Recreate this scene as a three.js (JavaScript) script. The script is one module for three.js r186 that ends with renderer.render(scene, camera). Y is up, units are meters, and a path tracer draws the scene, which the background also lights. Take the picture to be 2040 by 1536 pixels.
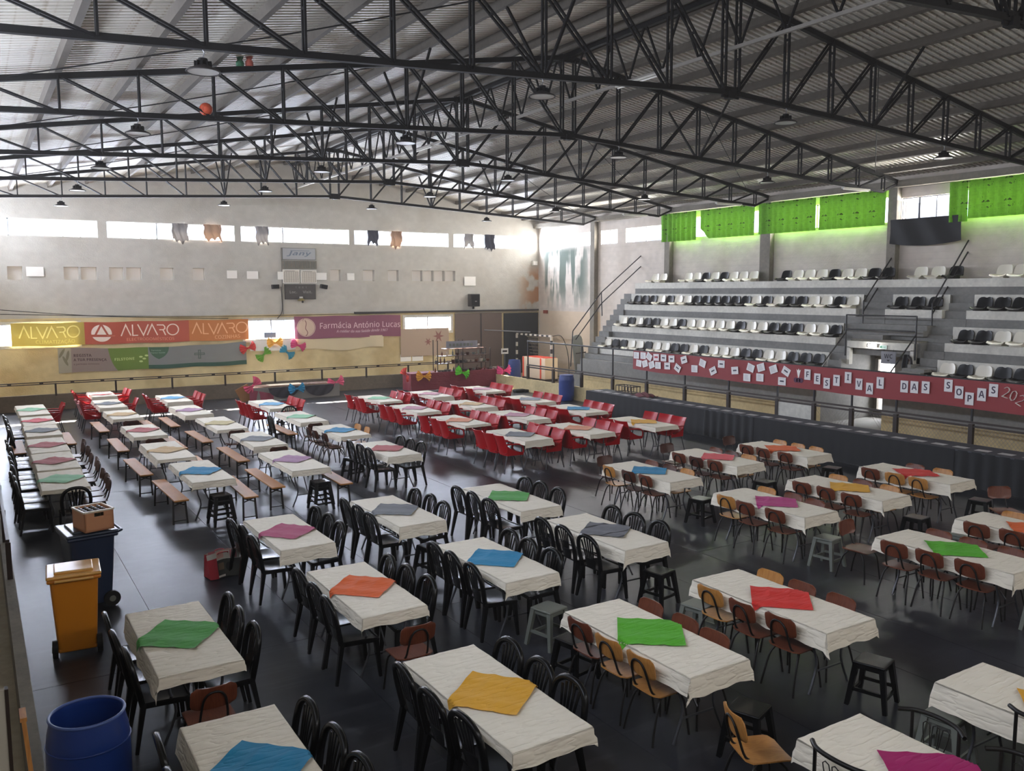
import * as THREE from 'three';
import { RoundedBoxGeometry } from 'three/addons/geometries/RoundedBoxGeometry.js';
import { RectAreaLightUniformsLib } from 'three/addons/lights/RectAreaLightUniformsLib.js';

// ---------- camera, sky, sun, daylight, exposure ----------
const scene = new THREE.Scene();
const camera = new THREE.PerspectiveCamera(47.94, 2040 / 1536, 0.05, 200);
camera.position.set(0, 4.1, 0);
camera.rotation.order = 'YXZ';
camera.rotation.set(-0.10888, -0.5562, -0.00295);
const renderer = new THREE.WebGLRenderer({ antialias: true });
renderer.toneMapping = THREE.LinearToneMapping;
renderer.toneMappingExposure = 2.0;
renderer.shadowMap.enabled = true;
RectAreaLightUniformsLib.init();
scene.fog = new THREE.FogExp2(0xfff6ea, 0.0014);
scene.background = new THREE.Color(2.2, 2.3, 2.5);
const sun = new THREE.DirectionalLight(0xfff0d8, 90);      // high sun behind the far gable
sun.position.set(14, 38, -72);
sun.target.position.set(13, 0, -36);
sun.castShadow = true;
Object.assign(sun.shadow.camera, { left: -30, right: 30, top: 30, bottom: -30, near: 1, far: 120 });
sun.shadow.mapSize.set(4096, 4096);
scene.add(sun, sun.target);

const ZF = -36.7, XR = 24.41, XL = -0.69, ZN = 3.3, XC = 11.86;   // far gable, stand wall, aisle wall, near gable, ridge
// [wall, from, to, sill, head, daylight strength]
const SKY = 45;
const WIN = [
  ['far', -0.45, 4.27, 6.15, 6.78, 1.35], ['far', 4.6, 9.39, 6.15, 6.78, 1.35], ['far', 9.66, 14.36, 6.15, 6.78, 1.35], ['far', 14.62, 19.3, 6.15, 6.78, 1.35], ['far', 19.59, 24.2, 6.15, 6.78, 1.35],
  ['far', -0.3, 3.4, 2.14, 2.92, 0.8], ['far', 9.7, 11.9, 2.1, 2.9, 0.8], ['far', 17.0, 19.38, 2.24, 2.9, 0.8],
  ['stand', -36.5, -32.1, 6.16, 6.78, 0.5], ['stand', -31.6, -30.42, 6.16, 6.78, 1], ['stand', -29.83, -27.3, 6.16, 6.78, 1],
  ['stand', -26.6, -22.1, 6.16, 6.95, 1], ['stand', -21.5, -16.95, 6.16, 6.95, 1], ['stand', -16.62, -14.96, 6.22, 6.88, 1], ['stand', -14.7, -12.0, 6.16, 6.95, 1],
  ['aisle', -36.4, -32.1, 6.16, 6.78, 0.6], ['aisle', -31.3, -27.1, 6.16, 6.78, 0.6], ['aisle', -26.3, -22.1, 6.16, 6.78, 0.6], ['aisle', -21.3, -17.1, 6.16, 6.78, 0.6], ['aisle', -16.3, -12.1, 6.16, 6.78, 0.6], ['aisle', -11.3, -7.1, 6.16, 6.78, 0.6], ['aisle', -6.3, -2.1, 6.16, 6.78, 0.6],  // unseen wall; nearer windows of this row added to brighten the front
  ['near', -0.45, 4.27, 6.15, 6.78, 0.26], ['near', 4.6, 9.39, 6.15, 6.78, 0.26], ['near', 9.66, 14.36, 6.15, 6.78, 0.26], ['near', 14.62, 19.3, 6.15, 6.78, 0.26], ['near', 19.59, 24.2, 6.15, 6.78, 0.26],  // unseen gable row behind the camera, added as front fill light
];
for (const [w, a, b, y0, y1, k] of WIN) {                 // the daylight of each window: one area light in the opening, behind the panes
  const L = new THREE.RectAreaLight(w === 'far' || w === 'aisle' ? 0xf6f8ff : 0xfff3e2, SKY * k, b - a - 0.1, y1 - y0 - 0.1);
  const m = (a + b) / 2, y = (y0 + y1) / 2;
  if (w === 'far') { L.position.set(m, y, ZF - 0.2); L.lookAt(m, y - 0.02, 0); }
  if (w === 'near') { L.position.set(m, y, ZN + 0.2); L.lookAt(m, y - 0.02, -60); }
  if (w === 'stand') { L.position.set(XR + 0.2, y, m); L.lookAt(0, y - 0.02, m); }
  if (w === 'aisle') { L.position.set(XL - 0.2, y, m); L.lookAt(40, y - 0.02, m); }
  scene.add(L);
}

// ---------- helpers ----------
let seed = 7;
const rnd = () => { seed = (seed + 0x6D2B79F5) | 0; let t = Math.imul(seed ^ (seed >>> 15), 1 | seed); t = (t + Math.imul(t ^ (t >>> 7), 61 | t)) ^ t; return ((t ^ (t >>> 14)) >>> 0) / 4294967296; };
const rr = (a, b) => a + (b - a) * rnd();
const V = (x, y, z) => new THREE.Vector3(x, y, z);
const hash = (x, y, s) => { let h = (x * 374761393 + y * 668265263 + s * 974634721) | 0; h = Math.imul(h ^ (h >>> 13), 1274126177); return ((h ^ (h >>> 16)) >>> 0) / 4294967296; };
const mod = (a, n) => ((a % n) + n) % n;
function vn(x, y, px, py, s) {                              // value noise that tiles with period px, py
  const xi = Math.floor(x), yi = Math.floor(y); let fx = x - xi, fy = y - yi; fx = fx * fx * (3 - 2 * fx); fy = fy * fy * (3 - 2 * fy);
  const a = hash(mod(xi, px), mod(yi, py), s), b = hash(mod(xi + 1, px), mod(yi, py), s), c = hash(mod(xi, px), mod(yi + 1, py), s), d = hash(mod(xi + 1, px), mod(yi + 1, py), s);
  return a + (b - a) * fx + (c - a) * fy + (a - b - c + d) * fx * fy;
}
function fbm(u, v, fx, fy, oct, s) { let r = 0, a = 0.5, t = 0; for (let o = 0; o < oct; o++) { r += a * vn(u * fx, v * fy, fx, fy, s + o); t += a; a *= 0.5; fx *= 2; fy *= 2; } return r / t; }
function tex(w, h, sx, sy, fn, srgb = true) {               // fn(u, v) -> [r,g,b] 0..255; the picture spans sx by sy metres
  const d = new Uint8Array(w * h * 4);
  for (let j = 0; j < h; j++) for (let i = 0; i < w; i++) { const c = fn(i / w, j / h), k = (j * w + i) * 4; d[k] = c[0]; d[k + 1] = c[1]; d[k + 2] = c[2]; d[k + 3] = 255; }
  const t = new THREE.DataTexture(d, w, h); t.wrapS = t.wrapT = THREE.RepeatWrapping; t.magFilter = THREE.LinearFilter; t.minFilter = THREE.LinearMipmapLinearFilter; t.generateMipmaps = true;
  if (srgb) t.colorSpace = THREE.SRGBColorSpace; t.repeat.set(1 / sx, 1 / sy); t.needsUpdate = true; return t;
}
const mix = (a, b, t) => a.map((x, i) => x + (b[i] - x) * t), cl = (x) => Math.max(0, Math.min(1, x)), sm = (a, b, x) => { const t = cl((x - a) / (b - a)); return t * t * (3 - 2 * t); };
function canvas(w, h, draw) {
  const c = document.createElement('canvas'); c.width = w; c.height = h; const g = c.getContext('2d'); draw(g, w, h);
  const t = new THREE.CanvasTexture(c); t.colorSpace = THREE.SRGBColorSpace; t.anisotropy = 8; return t;
}
const used = new Map();
function numbered(n) { const k = used.get(n) || 0; used.set(n, k + 1); return k ? n + '_' + String(k).padStart(3, '0') : n; }
function tag(o, label, category, group, kind) { if (label) o.userData.label = label; if (category) o.userData.category = category; if (group) o.userData.group = group; if (kind) o.userData.kind = kind; return o; }
function shade(o) { o.traverse((m) => { if (m.isMesh) { m.castShadow = true; m.receiveShadow = true; } }); return o; }
function thing(name, label, category, pos = [0, 0, 0], turn = 0, group, kind) {
  const o = new THREE.Group(); o.name = numbered(name); o.position.set(...pos); o.rotation.y = turn; tag(o, label, category, group, kind); scene.add(o); return o;
}
function place(proto, name, label, category, pos, turn = 0, group) { const o = proto.clone(); o.name = numbered(name); o.position.set(...pos); o.rotation.y = turn; tag(o, label, category, group); scene.add(o); return o; }
class MB {
  constructor() { this.p = []; this.n = []; this.i = []; this.uv = []; this.c = 0; }
  add(g, m) {
    if (m) { g = g.clone(); g.applyMatrix4(m); }
    const P = g.attributes.position, N = g.attributes.normal, U = g.attributes.uv, I = g.index;
    for (let k = 0; k < P.count; k++) { this.p.push(P.getX(k), P.getY(k), P.getZ(k)); this.n.push(N.getX(k), N.getY(k), N.getZ(k)); this.uv.push(U ? U.getX(k) : 0, U ? U.getY(k) : 0); }
    if (I) for (let k = 0; k < I.count; k++) this.i.push(I.getX(k) + this.c); else for (let k = 0; k < P.count; k++) this.i.push(k + this.c);
    this.c += P.count; return this;
  }
  box(x, y, z, w, h, d, rx = 0, ry = 0, rz = 0) { const m = new THREE.Matrix4().makeRotationFromEuler(new THREE.Euler(rx, ry, rz)); m.setPosition(x, y, z); return this.add(new THREE.BoxGeometry(w, h, d), m); }
  span(x0, x1, y0, y1, z0, z1) { return this.box((x0 + x1) / 2, (y0 + y1) / 2, (z0 + z1) / 2, Math.abs(x1 - x0), Math.abs(y1 - y0), Math.abs(z1 - z0)); }
  rbox(x, y, z, w, h, d, r = 0.01, s = 1, ry = 0, rx = 0) { const m = new THREE.Matrix4().makeRotationFromEuler(new THREE.Euler(rx, ry, 0, 'YXZ')); m.setPosition(x, y, z); return this.add(new RoundedBoxGeometry(w, h, d, s, r), m); }
  bar(p, q, w, h, up = V(0, 1, 0), w2 = w, h2 = h) {        // beam of rectangular section from p to q, may taper
    const a = V(...p), b = V(...q), d = b.clone().sub(a), L = d.length(); d.normalize();
    if (Math.abs(d.dot(up)) > 0.98) up = V(0, 0, 1);
    const x = up.clone().cross(d).normalize(), y = d.clone().cross(x);
    const g = new THREE.BoxGeometry(1, 1, L), P = g.attributes.position;
    for (let k = 0; k < P.count; k++) { const e = P.getZ(k) > 0; P.setX(k, P.getX(k) * (e ? w2 : w)); P.setY(k, P.getY(k) * (e ? h2 : h)); }
    const m = new THREE.Matrix4().makeBasis(x, y, d); m.setPosition(a.add(b).multiplyScalar(0.5)); return this.add(g, m);
  }
  cyl(p, q, r, r2 = r, s = 8, open = false) {
    const a = V(...p), b = V(...q), d = b.clone().sub(a), L = d.length();
    const m = new THREE.Matrix4().makeRotationFromQuaternion(new THREE.Quaternion().setFromUnitVectors(V(0, 1, 0), d.normalize())); m.setPosition(a.add(b).multiplyScalar(0.5));
    return this.add(new THREE.CylinderGeometry(r2, r, L, s, 1, open), m);
  }
  tube(pts, r, n = 16, s = 6, closed = false) { return this.add(new THREE.TubeGeometry(new THREE.CatmullRomCurve3(pts.map((p) => V(...p)), closed, 'centripetal'), n, r, s, closed)); }
  lathe(pts, s = 20, pos = [0, 0, 0]) { return this.add(new THREE.LatheGeometry(pts.map((p) => new THREE.Vector2(...p)), s), new THREE.Matrix4().makeTranslation(...pos)); }
  ext(shape, depth, m, bevel = 0) { return this.add(new THREE.ExtrudeGeometry(shape, { depth, bevelEnabled: bevel > 0, bevelThickness: bevel, bevelSize: bevel, bevelSegments: 1, curveSegments: 6 }), m); }
  grid(fn, nu, nv, t = 0) {                                 // sheet fn(u, v) -> [x,y,z]; with t > 0 closed to a slab of that thickness
    const top = [], geo = (pts, flip) => {
      const g = new THREE.BufferGeometry(), p = [], uv = [], idx = [];
      for (let j = 0; j <= nv; j++) for (let i = 0; i <= nu; i++) { p.push(...pts[j * (nu + 1) + i]); uv.push(i / nu, j / nv); }
      for (let j = 0; j < nv; j++) for (let i = 0; i < nu; i++) { const a = j * (nu + 1) + i, b = a + 1, c = a + nu + 1, d = c + 1; flip ? idx.push(a, c, b, b, c, d) : idx.push(a, b, c, b, d, c); }
      g.setAttribute('position', new THREE.Float32BufferAttribute(p, 3)); g.setAttribute('uv', new THREE.Float32BufferAttribute(uv, 2)); g.setIndex(idx); g.computeVertexNormals(); return g;
    };
    for (let j = 0; j <= nv; j++) for (let i = 0; i <= nu; i++) top.push(fn(i / nu, j / nv));
    const g = geo(top, false); this.add(g); if (!t) return this;
    const N = g.attributes.normal, bot = top.map((p, k) => [p[0] - N.getX(k) * t, p[1] - N.getY(k) * t, p[2] - N.getZ(k) * t]); this.add(geo(bot, true));
    const edge = []; for (let i = 0; i <= nu; i++) edge.push(i); for (let j = 1; j <= nv; j++) edge.push(j * (nu + 1) + nu); for (let i = nu - 1; i >= 0; i--) edge.push(nv * (nu + 1) + i); for (let j = nv - 1; j >= 0; j--) edge.push(j * (nu + 1));
    const e = new THREE.BufferGeometry(), p = [], idx = []; edge.forEach((k) => { p.push(...top[k], ...bot[k]); });
    for (let k = 0; k < edge.length - 1; k++) idx.push(2 * k, 2 * k + 1, 2 * k + 2, 2 * k + 1, 2 * k + 3, 2 * k + 2);
    e.setAttribute('position', new THREE.Float32BufferAttribute(p, 3)); e.setIndex(idx); e.computeVertexNormals(); return this.add(e);
  }
  geo(ownUv) {
    const g = new THREE.BufferGeometry(), p = this.p, n = this.n, uv = this.uv;
    if (!ownUv) for (let k = 0; k < this.c; k++) { const ax = Math.abs(n[3 * k]), ay = Math.abs(n[3 * k + 1]), az = Math.abs(n[3 * k + 2]); if (ax >= ay && ax >= az) { uv[2 * k] = p[3 * k + 2]; uv[2 * k + 1] = p[3 * k + 1]; } else if (ay >= az) { uv[2 * k] = p[3 * k]; uv[2 * k + 1] = p[3 * k + 2]; } else { uv[2 * k] = p[3 * k]; uv[2 * k + 1] = p[3 * k + 1]; } }
    g.setAttribute('position', new THREE.Float32BufferAttribute(p, 3)); g.setAttribute('normal', new THREE.Float32BufferAttribute(n, 3)); g.setAttribute('uv', new THREE.Float32BufferAttribute(uv, 2)); g.setIndex(this.i); return g;
  }
  build(name, mat, parent = null, ownUv = false) { const m = new THREE.Mesh(this.geo(ownUv), mat); m.name = parent ? name : numbered(name); (parent || scene).add(m); m.castShadow = m.receiveShadow = true; return m; }
}
const mb = () => new MB();
const part = (name, geo, mat, parent) => { const m = new THREE.Mesh(geo, mat); m.name = name; m.castShadow = m.receiveShadow = true; parent.add(m); return m; };
const rectShape = (w, h, r) => { const s = new THREE.Shape(), x = -w / 2, y = -h / 2; s.moveTo(x + r, y); s.lineTo(x + w - r, y); s.quadraticCurveTo(x + w, y, x + w, y + r); s.lineTo(x + w, y + h - r); s.quadraticCurveTo(x + w, y + h, x + w - r, y + h); s.lineTo(x + r, y + h); s.quadraticCurveTo(x, y + h, x, y + h - r); s.lineTo(x, y + r); s.quadraticCurveTo(x, y, x + r, y); return s; };
const M4 = (pos, rx = 0, ry = 0, rz = 0) => { const m = new THREE.Matrix4().makeRotationFromEuler(new THREE.Euler(rx, ry, rz, 'YXZ')); m.setPosition(...pos); return m; };
const ORD = ['first', 'second', 'third', 'fourth', 'fifth', 'sixth', 'seventh', 'eighth', 'ninth', 'tenth', 'eleventh', 'twelfth', 'thirteenth', 'fourteenth', 'fifteenth', 'sixteenth', 'seventeenth', 'eighteenth', 'nineteenth', 'twentieth', 'twenty-first', 'twenty-second', 'twenty-third', 'twenty-fourth'];

// ---------- materials ----------
const mat = (color, roughness = 0.7, o = {}) => new THREE.MeshStandardMaterial({ color, roughness, ...o });
const phys = (color, roughness, o) => new THREE.MeshPhysicalMaterial({ color, roughness, ...o });
const grainBump = tex(256, 256, 0.5, 0.5, (u, v) => { const n = fbm(u, v, 16, 16, 4, 3) * 255; return [n, n, n]; }, false);
const farWallMap = tex(1024, 512, 26, 10, (u, v) => {
  const x = u * 26, y = v * 10; let c = [190, 186, 176];
  const n = fbm(u, v, 26, 10, 5, 11), f = fbm(u, v, 130, 60, 3, 12);
  c = mix(c, [172, 165, 152], sm(0.45, 0.75, n) * 0.35); c = c.map((k) => k * (0.96 + 0.08 * f));
  if (y < 3.12) { c = mix([214, 196, 150], [190, 168, 122], sm(0.4, 0.8, n)); c = c.map((k) => k * (0.96 + 0.08 * f)); }
  const rust = sm(22.9, 24.3, x) * sm(2.6, 3.4, y) * sm(5.6, 4.6, y) * sm(0.42, 0.62, fbm(u, v, 52, 18, 4, 13)); if (x < 25) c = mix(c, [168, 112, 70], rust * 0.85);
  return c;
});
const standWallMap = tex(2048, 512, 40, 10, (u, v) => {
  let z = u * 40; if (z > 3.4) z -= 40; const y = v * 10; let c = [196, 186, 174];
  const n = fbm(u, v, 40, 10, 5, 21), f = fbm(u, v, 200, 60, 3, 22), streak = fbm(u, v, 160, 6, 4, 23);
  c = mix(c, [172, 160, 146], sm(0.42, 0.75, n) * 0.5); c = c.map((k) => k * (0.95 + 0.1 * f));
  const blk = (Math.abs(mod(y, 0.2) - 0.1) > 0.094 ? 1 : 0); c = c.map((k) => k * (1 - 0.03 * blk));
  const moss = sm(-36.6, -35.8, z) * sm(-32.2, -33.2, z) * sm(2.9, 4.6, y) * sm(6.25, 5.9, y) * sm(0.40, 0.58, streak + 0.25 * (fbm(u, v, 80, 20, 3, 24) - 0.5));
  c = mix(c, [74, 88, 78], moss * 0.85);
  if (z < -31.6 && y < 3.1) c = mix(c, [205, 178, 140], 0.5);
  return c;
});
const floorMap = tex(1024, 1024, 7, 7, (u, v) => {
  const n = fbm(u, v, 6, 6, 5, 31), f = fbm(u, v, 60, 60, 3, 32), s = fbm(u, v, 8, 90, 3, 33), k = 34 + 14 * sm(0.4, 0.75, n) + 9 * (f - 0.5) + 9 * sm(0.62, 0.8, s);
  return [k, k + 1, k + 6];
});
const floorRough = tex(512, 512, 5, 5, (u, v) => { const n = fbm(u, v, 7, 7, 4, 41), f = fbm(u, v, 50, 50, 2, 42), k = 255 * (0.9 + 0.12 * (n - 0.5) + 0.08 * (f - 0.5)); return [k, k, k]; }, false);
const clothBump = tex(512, 512, 0.9, 0.9, (u, v) => {
  let h = fbm(u, v, 5, 9, 4, 51); const a = fbm(u, v, 3, 14, 3, 52); h = 0.6 * h + 0.5 * Math.pow(1 - Math.abs(2 * a - 1), 6); const k = cl(h) * 255; return [k, k, k];
}, false);
const woodMap = (a, b, s) => tex(128, 256, 0.25, 0.5, (u, v) => { const g = fbm(u, v, 14, 3, 4, s), r = Math.sin((u * 9 + fbm(u, v, 4, 2, 3, s + 5) * 5) * 6.283) * 0.5 + 0.5; return mix(a, b, cl(0.55 * g + 0.4 * r)); });
const concreteMap = tex(512, 512, 4, 4, (u, v) => { const n = fbm(u, v, 6, 6, 5, 61), f = fbm(u, v, 64, 64, 3, 62); const k = 0.84 + 0.2 * n + 0.12 * (f - 0.5); return [235 * k, 235 * k, 233 * k]; });
const sheetMap = tex(512, 512, 6, 3, (u, v) => { const n = fbm(u, v, 4, 5, 5, 71), s = fbm(u, v, 90, 4, 3, 72); let c = mix([206, 202, 190], [184, 178, 166], n); c = mix(c, [132, 112, 90], sm(0.66, 0.85, s) * 0.5); return c; });
const M = {
  farWall: mat(0xffffff, 0.9, { map: farWallMap, bumpMap: grainBump, bumpScale: 0.004 }), standWall: mat(0xffffff, 0.9, { map: standWallMap, bumpMap: grainBump, bumpScale: 0.004 }),
  wall: mat(0xb3aca0, 0.9), pillar: mat(0x8f887c, 0.9, { map: concreteMap, bumpMap: grainBump, bumpScale: 0.004 }), cream: mat(0xd9c391, 0.85, { map: concreteMap }), parapet: mat(0x8a7a66, 0.85, { map: concreteMap }),
  floor: phys(0xffffff, 0.36, { specularIntensity: 0.55, map: floorMap, roughnessMap: floorRough }), walk: mat(0xb9ac92, 0.85, { map: concreteMap }),
  concrete: mat(0x8d8b86, 0.8, { map: concreteMap }), white: mat(0xe6e2d6, 0.75, { map: concreteMap }), roof: mat(0xffffff, 0.45, { map: sheetMap, metalness: 0.15 }), purlin: mat(0x625a50, 0.8, { map: concreteMap }),
  steel: phys(0x100e0e, 0.7, { specularIntensity: 0.35 }), paleSteel: mat(0x8d877e, 0.6, { metalness: 0.3 }), rail: mat(0x2a1d15, 0.5), railBlack: mat(0x17171a, 0.45), galv: mat(0x8e8f92, 0.4, { metalness: 0.7 }),
  black: phys(0x08090b, 0.25, { specularIntensity: 0.8 }), red: phys(0xa60e18, 0.3, { specularIntensity: 0.4 }), legGrey: mat(0x55565a, 0.4, { metalness: 0.6 }), legDark: mat(0x191614, 0.45, { metalness: 0.3 }),
  stoolGrey: phys(0x6e7168, 0.35, { clearcoat: 0.2 }), top: mat(0x8f8a80, 0.6),
  cloth: mat(0xe2d8c4, 0.82, { bumpMap: clothBump, bumpScale: 0.011, side: THREE.DoubleSide }),
  beech: mat(0xffffff, 0.38, { map: woodMap([190, 136, 72], [160, 104, 48], 81) }), brown: mat(0xffffff, 0.36, { map: woodMap([112, 60, 38], [88, 42, 26], 82) }), dark: mat(0xffffff, 0.34, { map: woodMap([84, 44, 30], [62, 32, 22], 83) }), plank: mat(0xffffff, 0.6, { map: woodMap([188, 130, 66], [156, 100, 46], 84) }),
  seatBlack: phys(0x0c0c0e, 0.28, { specularIntensity: 0.6 }), seatWhite: phys(0xd9d3c2, 0.4, { clearcoat: 0.2 }), glass: phys(0xf4f8ff, 0.02, { transmission: 1, thickness: 0, ior: 1.45 }), frame: mat(0xb9bcc0, 0.5, { metalness: 0.3 }), frameDark: mat(0x5d5f66, 0.5),
  paper: mat(0xf4f0e8, 0.85, { side: THREE.DoubleSide }), skirt: mat(0x08090c, 0.75, { side: THREE.DoubleSide }), speaker: mat(0x2b2624, 0.6), blue: phys(0x17357a, 0.4, { clearcoat: 0.2 }), rubber: mat(0x0e0e0e, 0.8),
};
const lin = (a, b, n) => Array.from({ length: n }, (_, k) => a + (b - a) * k / (n - 1));
const SEATZ = [lin(-27.95, -17.55, 22), lin(-13.41, -11.45, 5), lin(-27.74, -17.46, 22), lin(-13.33, -11.86, 4), lin(-27.66, -17.36, 22), lin(-15.71, -14.64, 3), lin(-13.23, -12.27, 3), [...lin(-27.33, -26.85, 2), ...lin(-25.39, -22.05, 8), ...lin(-20.56, -16.63, 9)], lin(-15.56, -14.48, 3), lin(-13.11, -12.64, 2)];
const letters = (w, h, bg, draw) => canvas(w, h, (g) => { if (bg) { g.fillStyle = bg; g.fillRect(0, 0, w, h); } draw(g, w, h); });
const printed = (map, o = {}) => new THREE.MeshStandardMaterial({ map, roughness: 0.8, side: THREE.DoubleSide, ...o });
const sheer = (color, t, o = {}) => new THREE.MeshPhysicalMaterial({ color, roughness: 1, transmission: t, thickness: 0, side: THREE.DoubleSide, ...o });
const weave = tex(256, 256, 0.6, 0.6, (u, v) => { const g = (mod(u * 24, 1) < 0.12 || mod(v * 24, 1) < 0.12) ? 0.82 : 1, n = fbm(u, v, 8, 8, 3, 91), k = 255 * g * (0.86 + 0.2 * n); return [k, k, k]; });
M.patchPane = sheer(0xc4c2c0, 0.13); M.green = sheer(0x64a022, 0.02, { map: weave }); M.veil = new THREE.MeshStandardMaterial({ color: 0x3a3c46, roughness: 0.9, transparent: true, opacity: 0.55, side: THREE.DoubleSide });
M.rag_grey = sheer(0x6f6a66, 0.03); M.rag_brown = sheer(0x7a5f4a, 0.035); M.rag_black = sheer(0x2c2c34, 0.02); M.roofTwo = M.roof.clone(); M.roofTwo.side = THREE.DoubleSide;
M.signPlate = mat(0x77777b, 0.6); M.wc = printed(letters(256, 192, '#77777b', (g) => { g.fillStyle = '#1c1c1e'; g.font = 'bold 96px sans-serif'; g.textAlign = 'center'; g.fillText('WC', 128, 106); g.beginPath(); g.moveTo(98, 128); g.lineTo(158, 128); g.lineTo(128, 158); g.fill(); }));
M.exit = printed(letters(128, 64, '#cfe6d8', (g) => { g.fillStyle = '#2f7a55'; g.fillRect(8, 14, 34, 36); g.font = 'bold 30px sans-serif'; g.fillText('EXIT', 48, 44); }));
M.seatPad = mat(0xb9b8a4, 0.5); 
M.napStriped = printed(tex(64, 256, 0.62, 0.62, (u, v) => { const k = 96 + 20 * fbm(u, v, 6, 6, 3, 97), d = (Math.abs(v - 0.3) < 0.03 || Math.abs(v - 0.62) < 0.04) ? 0.3 : 1; return [k * d, k * d, k * 1.04 * d]; }));
// printed cloths and signs
const B1 = letters(2048, 224, '#bda64c', (g) => {  // ground colours softened so they carry the veil of glare
  g.fillStyle = '#b9563f'; g.fillRect(577, 0, 905, 224); g.fillStyle = '#c87a40'; g.fillRect(1482, 0, 566, 224);
  const word = (x, w, col) => { g.strokeStyle = col; g.lineWidth = 11; const h = 112, y = 34, s = w / 6; const L = (p) => { g.beginPath(); p.forEach((q, i) => i ? g.lineTo(x + q[0] * s, y + q[1] * h) : g.moveTo(x + q[0] * s, y + q[1] * h)); g.stroke(); };
    L([[0, 1], [0.5, 0], [1, 1]]); L([[1.2, 0], [1.2, 1], [1.75, 1]]); L([[1.75, 0], [2.3, 1], [2.85, 0]]); L([[2.7, 1], [3.25, 0], [3.8, 1]]); L([[3.75, 0.05], [4.45, 0.05], [4.6, 0.2], [4.6, 0.4], [4.4, 0.5], [4.0, 0.5]]); L([[4.4, 0.5], [4.65, 1]]); g.beginPath(); g.ellipse(x + 5.45 * s, y + h / 2, 0.62 * s, h / 2, 0, 0, 7); g.stroke(); };
  word(60, 470, '#e6d67c'); word(880, 500, '#f3dccb'); word(1510, 520, '#f0b98c');
  g.textAlign = 'center'; g.fillStyle = '#dccb66'; g.font = '46px sans-serif'; g.fillText('CLIMATIZAÇÃO', 340, 200); g.fillStyle = '#e89a7c'; g.font = '42px sans-serif'; g.fillText('ELECTRODOMÉSTICOS', 1135, 200); g.fillStyle = '#eeb488'; g.font = '52px sans-serif'; g.fillText('COZINHAS', 1840, 202);
  g.fillStyle = '#f3e2d4'; g.save(); g.beginPath(); g.arc(717, 112, 86, 0, 7); g.clip(); g.fillRect(620, 20, 200, 106); g.fillRect(620, 150, 200, 60); g.strokeStyle = '#b9563f'; g.lineWidth = 17; g.beginPath(); g.moveTo(660, 140); g.lineTo(717, 20); g.lineTo(774, 140); g.stroke(); g.restore(); g.fillStyle = '#c4492e'; g.fillRect(690, 120, 54, 0);
  g.fillStyle = '#e89a7c'; g.fillRect(760, 138, 70, 4);
});
const B2 = letters(2048, 288, '#94837c', (g) => {
  g.fillStyle = '#a69f8c'; g.fillRect(0, 0, 130, 288); g.fillStyle = '#7f7c64'; for (const [x, y, r] of [[40, 60, 0.5], [70, 150, -0.4], [95, 90, 0.2]]) { g.beginPath(); g.ellipse(x, y, 14, 60, r, 0, 7); g.fill(); }
  g.fillStyle = '#4b3438'; g.font = 'bold 46px sans-serif'; g.fillText('REGISTA', 150, 108); g.font = 'bold 42px sans-serif'; g.fillText('A TUA PRESENÇA', 150, 158); g.font = '28px sans-serif'; g.fillText('e participa connosco', 150, 204);
  g.fillStyle = '#6e8836'; g.beginPath(); g.moveTo(505, 0); g.quadraticCurveTo(530, 200, 600, 288); g.lineTo(925, 288); g.lineTo(925, 0); g.fill(); g.fillStyle = '#c4d48a'; g.font = 'bold 46px sans-serif'; g.fillText('FILSTONE', 565, 160); for (const [x, y] of [[845, 125], [880, 150], [845, 185], [905, 110]]) { g.beginPath(); g.ellipse(x, y, 20, 12, 0, 0, 7); g.fill(); }
  g.fillStyle = '#878886'; g.fillRect(925, 0, 1123, 288); g.fillStyle = '#47684f'; g.beginPath(); g.moveTo(935, 0); g.lineTo(1155, 0); g.quadraticCurveTo(1155, 110, 1040, 160); g.quadraticCurveTo(935, 110, 935, 0); g.fill(); g.fillStyle = '#9fb3a0'; g.font = '26px sans-serif'; g.fillText('Farmácia', 960, 52); g.fillText('Espaço Saúde', 952, 84);
  g.fillStyle = '#35584a'; g.fillRect(925, 236, 1123, 52); g.strokeStyle = '#5d6a64'; g.lineWidth = 12; g.strokeRect(1440, 110, 110, 20); g.strokeRect(1484, 70, 22, 110); g.fillStyle = '#8d8f8c'; g.font = 'bold 44px sans-serif'; g.fillText('clínica', 1270, 190); g.fillText('saúde', 1570, 190);
});
const B3 = letters(2048, 420, '#8f5468', (g) => {  // plum softened by the same veil of glare
  g.fillStyle = '#d9c0ab'; g.beginPath(); g.arc(215, 205, 172, 0, 7); g.fill(); g.strokeStyle = '#a8707a'; g.lineWidth = 6; g.beginPath(); g.arc(215, 205, 158, 0, 7); g.stroke(); g.strokeStyle = '#8a5a58'; g.lineWidth = 14; g.beginPath(); g.moveTo(195, 70); g.bezierCurveTo(260, 150, 170, 200, 225, 260); g.bezierCurveTo(265, 310, 225, 350, 205, 360); g.stroke(); g.lineWidth = 6; g.beginPath(); g.arc(220, 80, 60, 2.9, 5.4); g.stroke();
  g.fillStyle = '#e9cdcd'; g.font = '152px sans-serif'; g.fillText('Farmácia António Lucas', 455, 235, 1590); g.font = 'italic 66px serif'; g.fillText('A cuidar da sua Saúde desde 1967', 770, 320, 1010);
});
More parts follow.
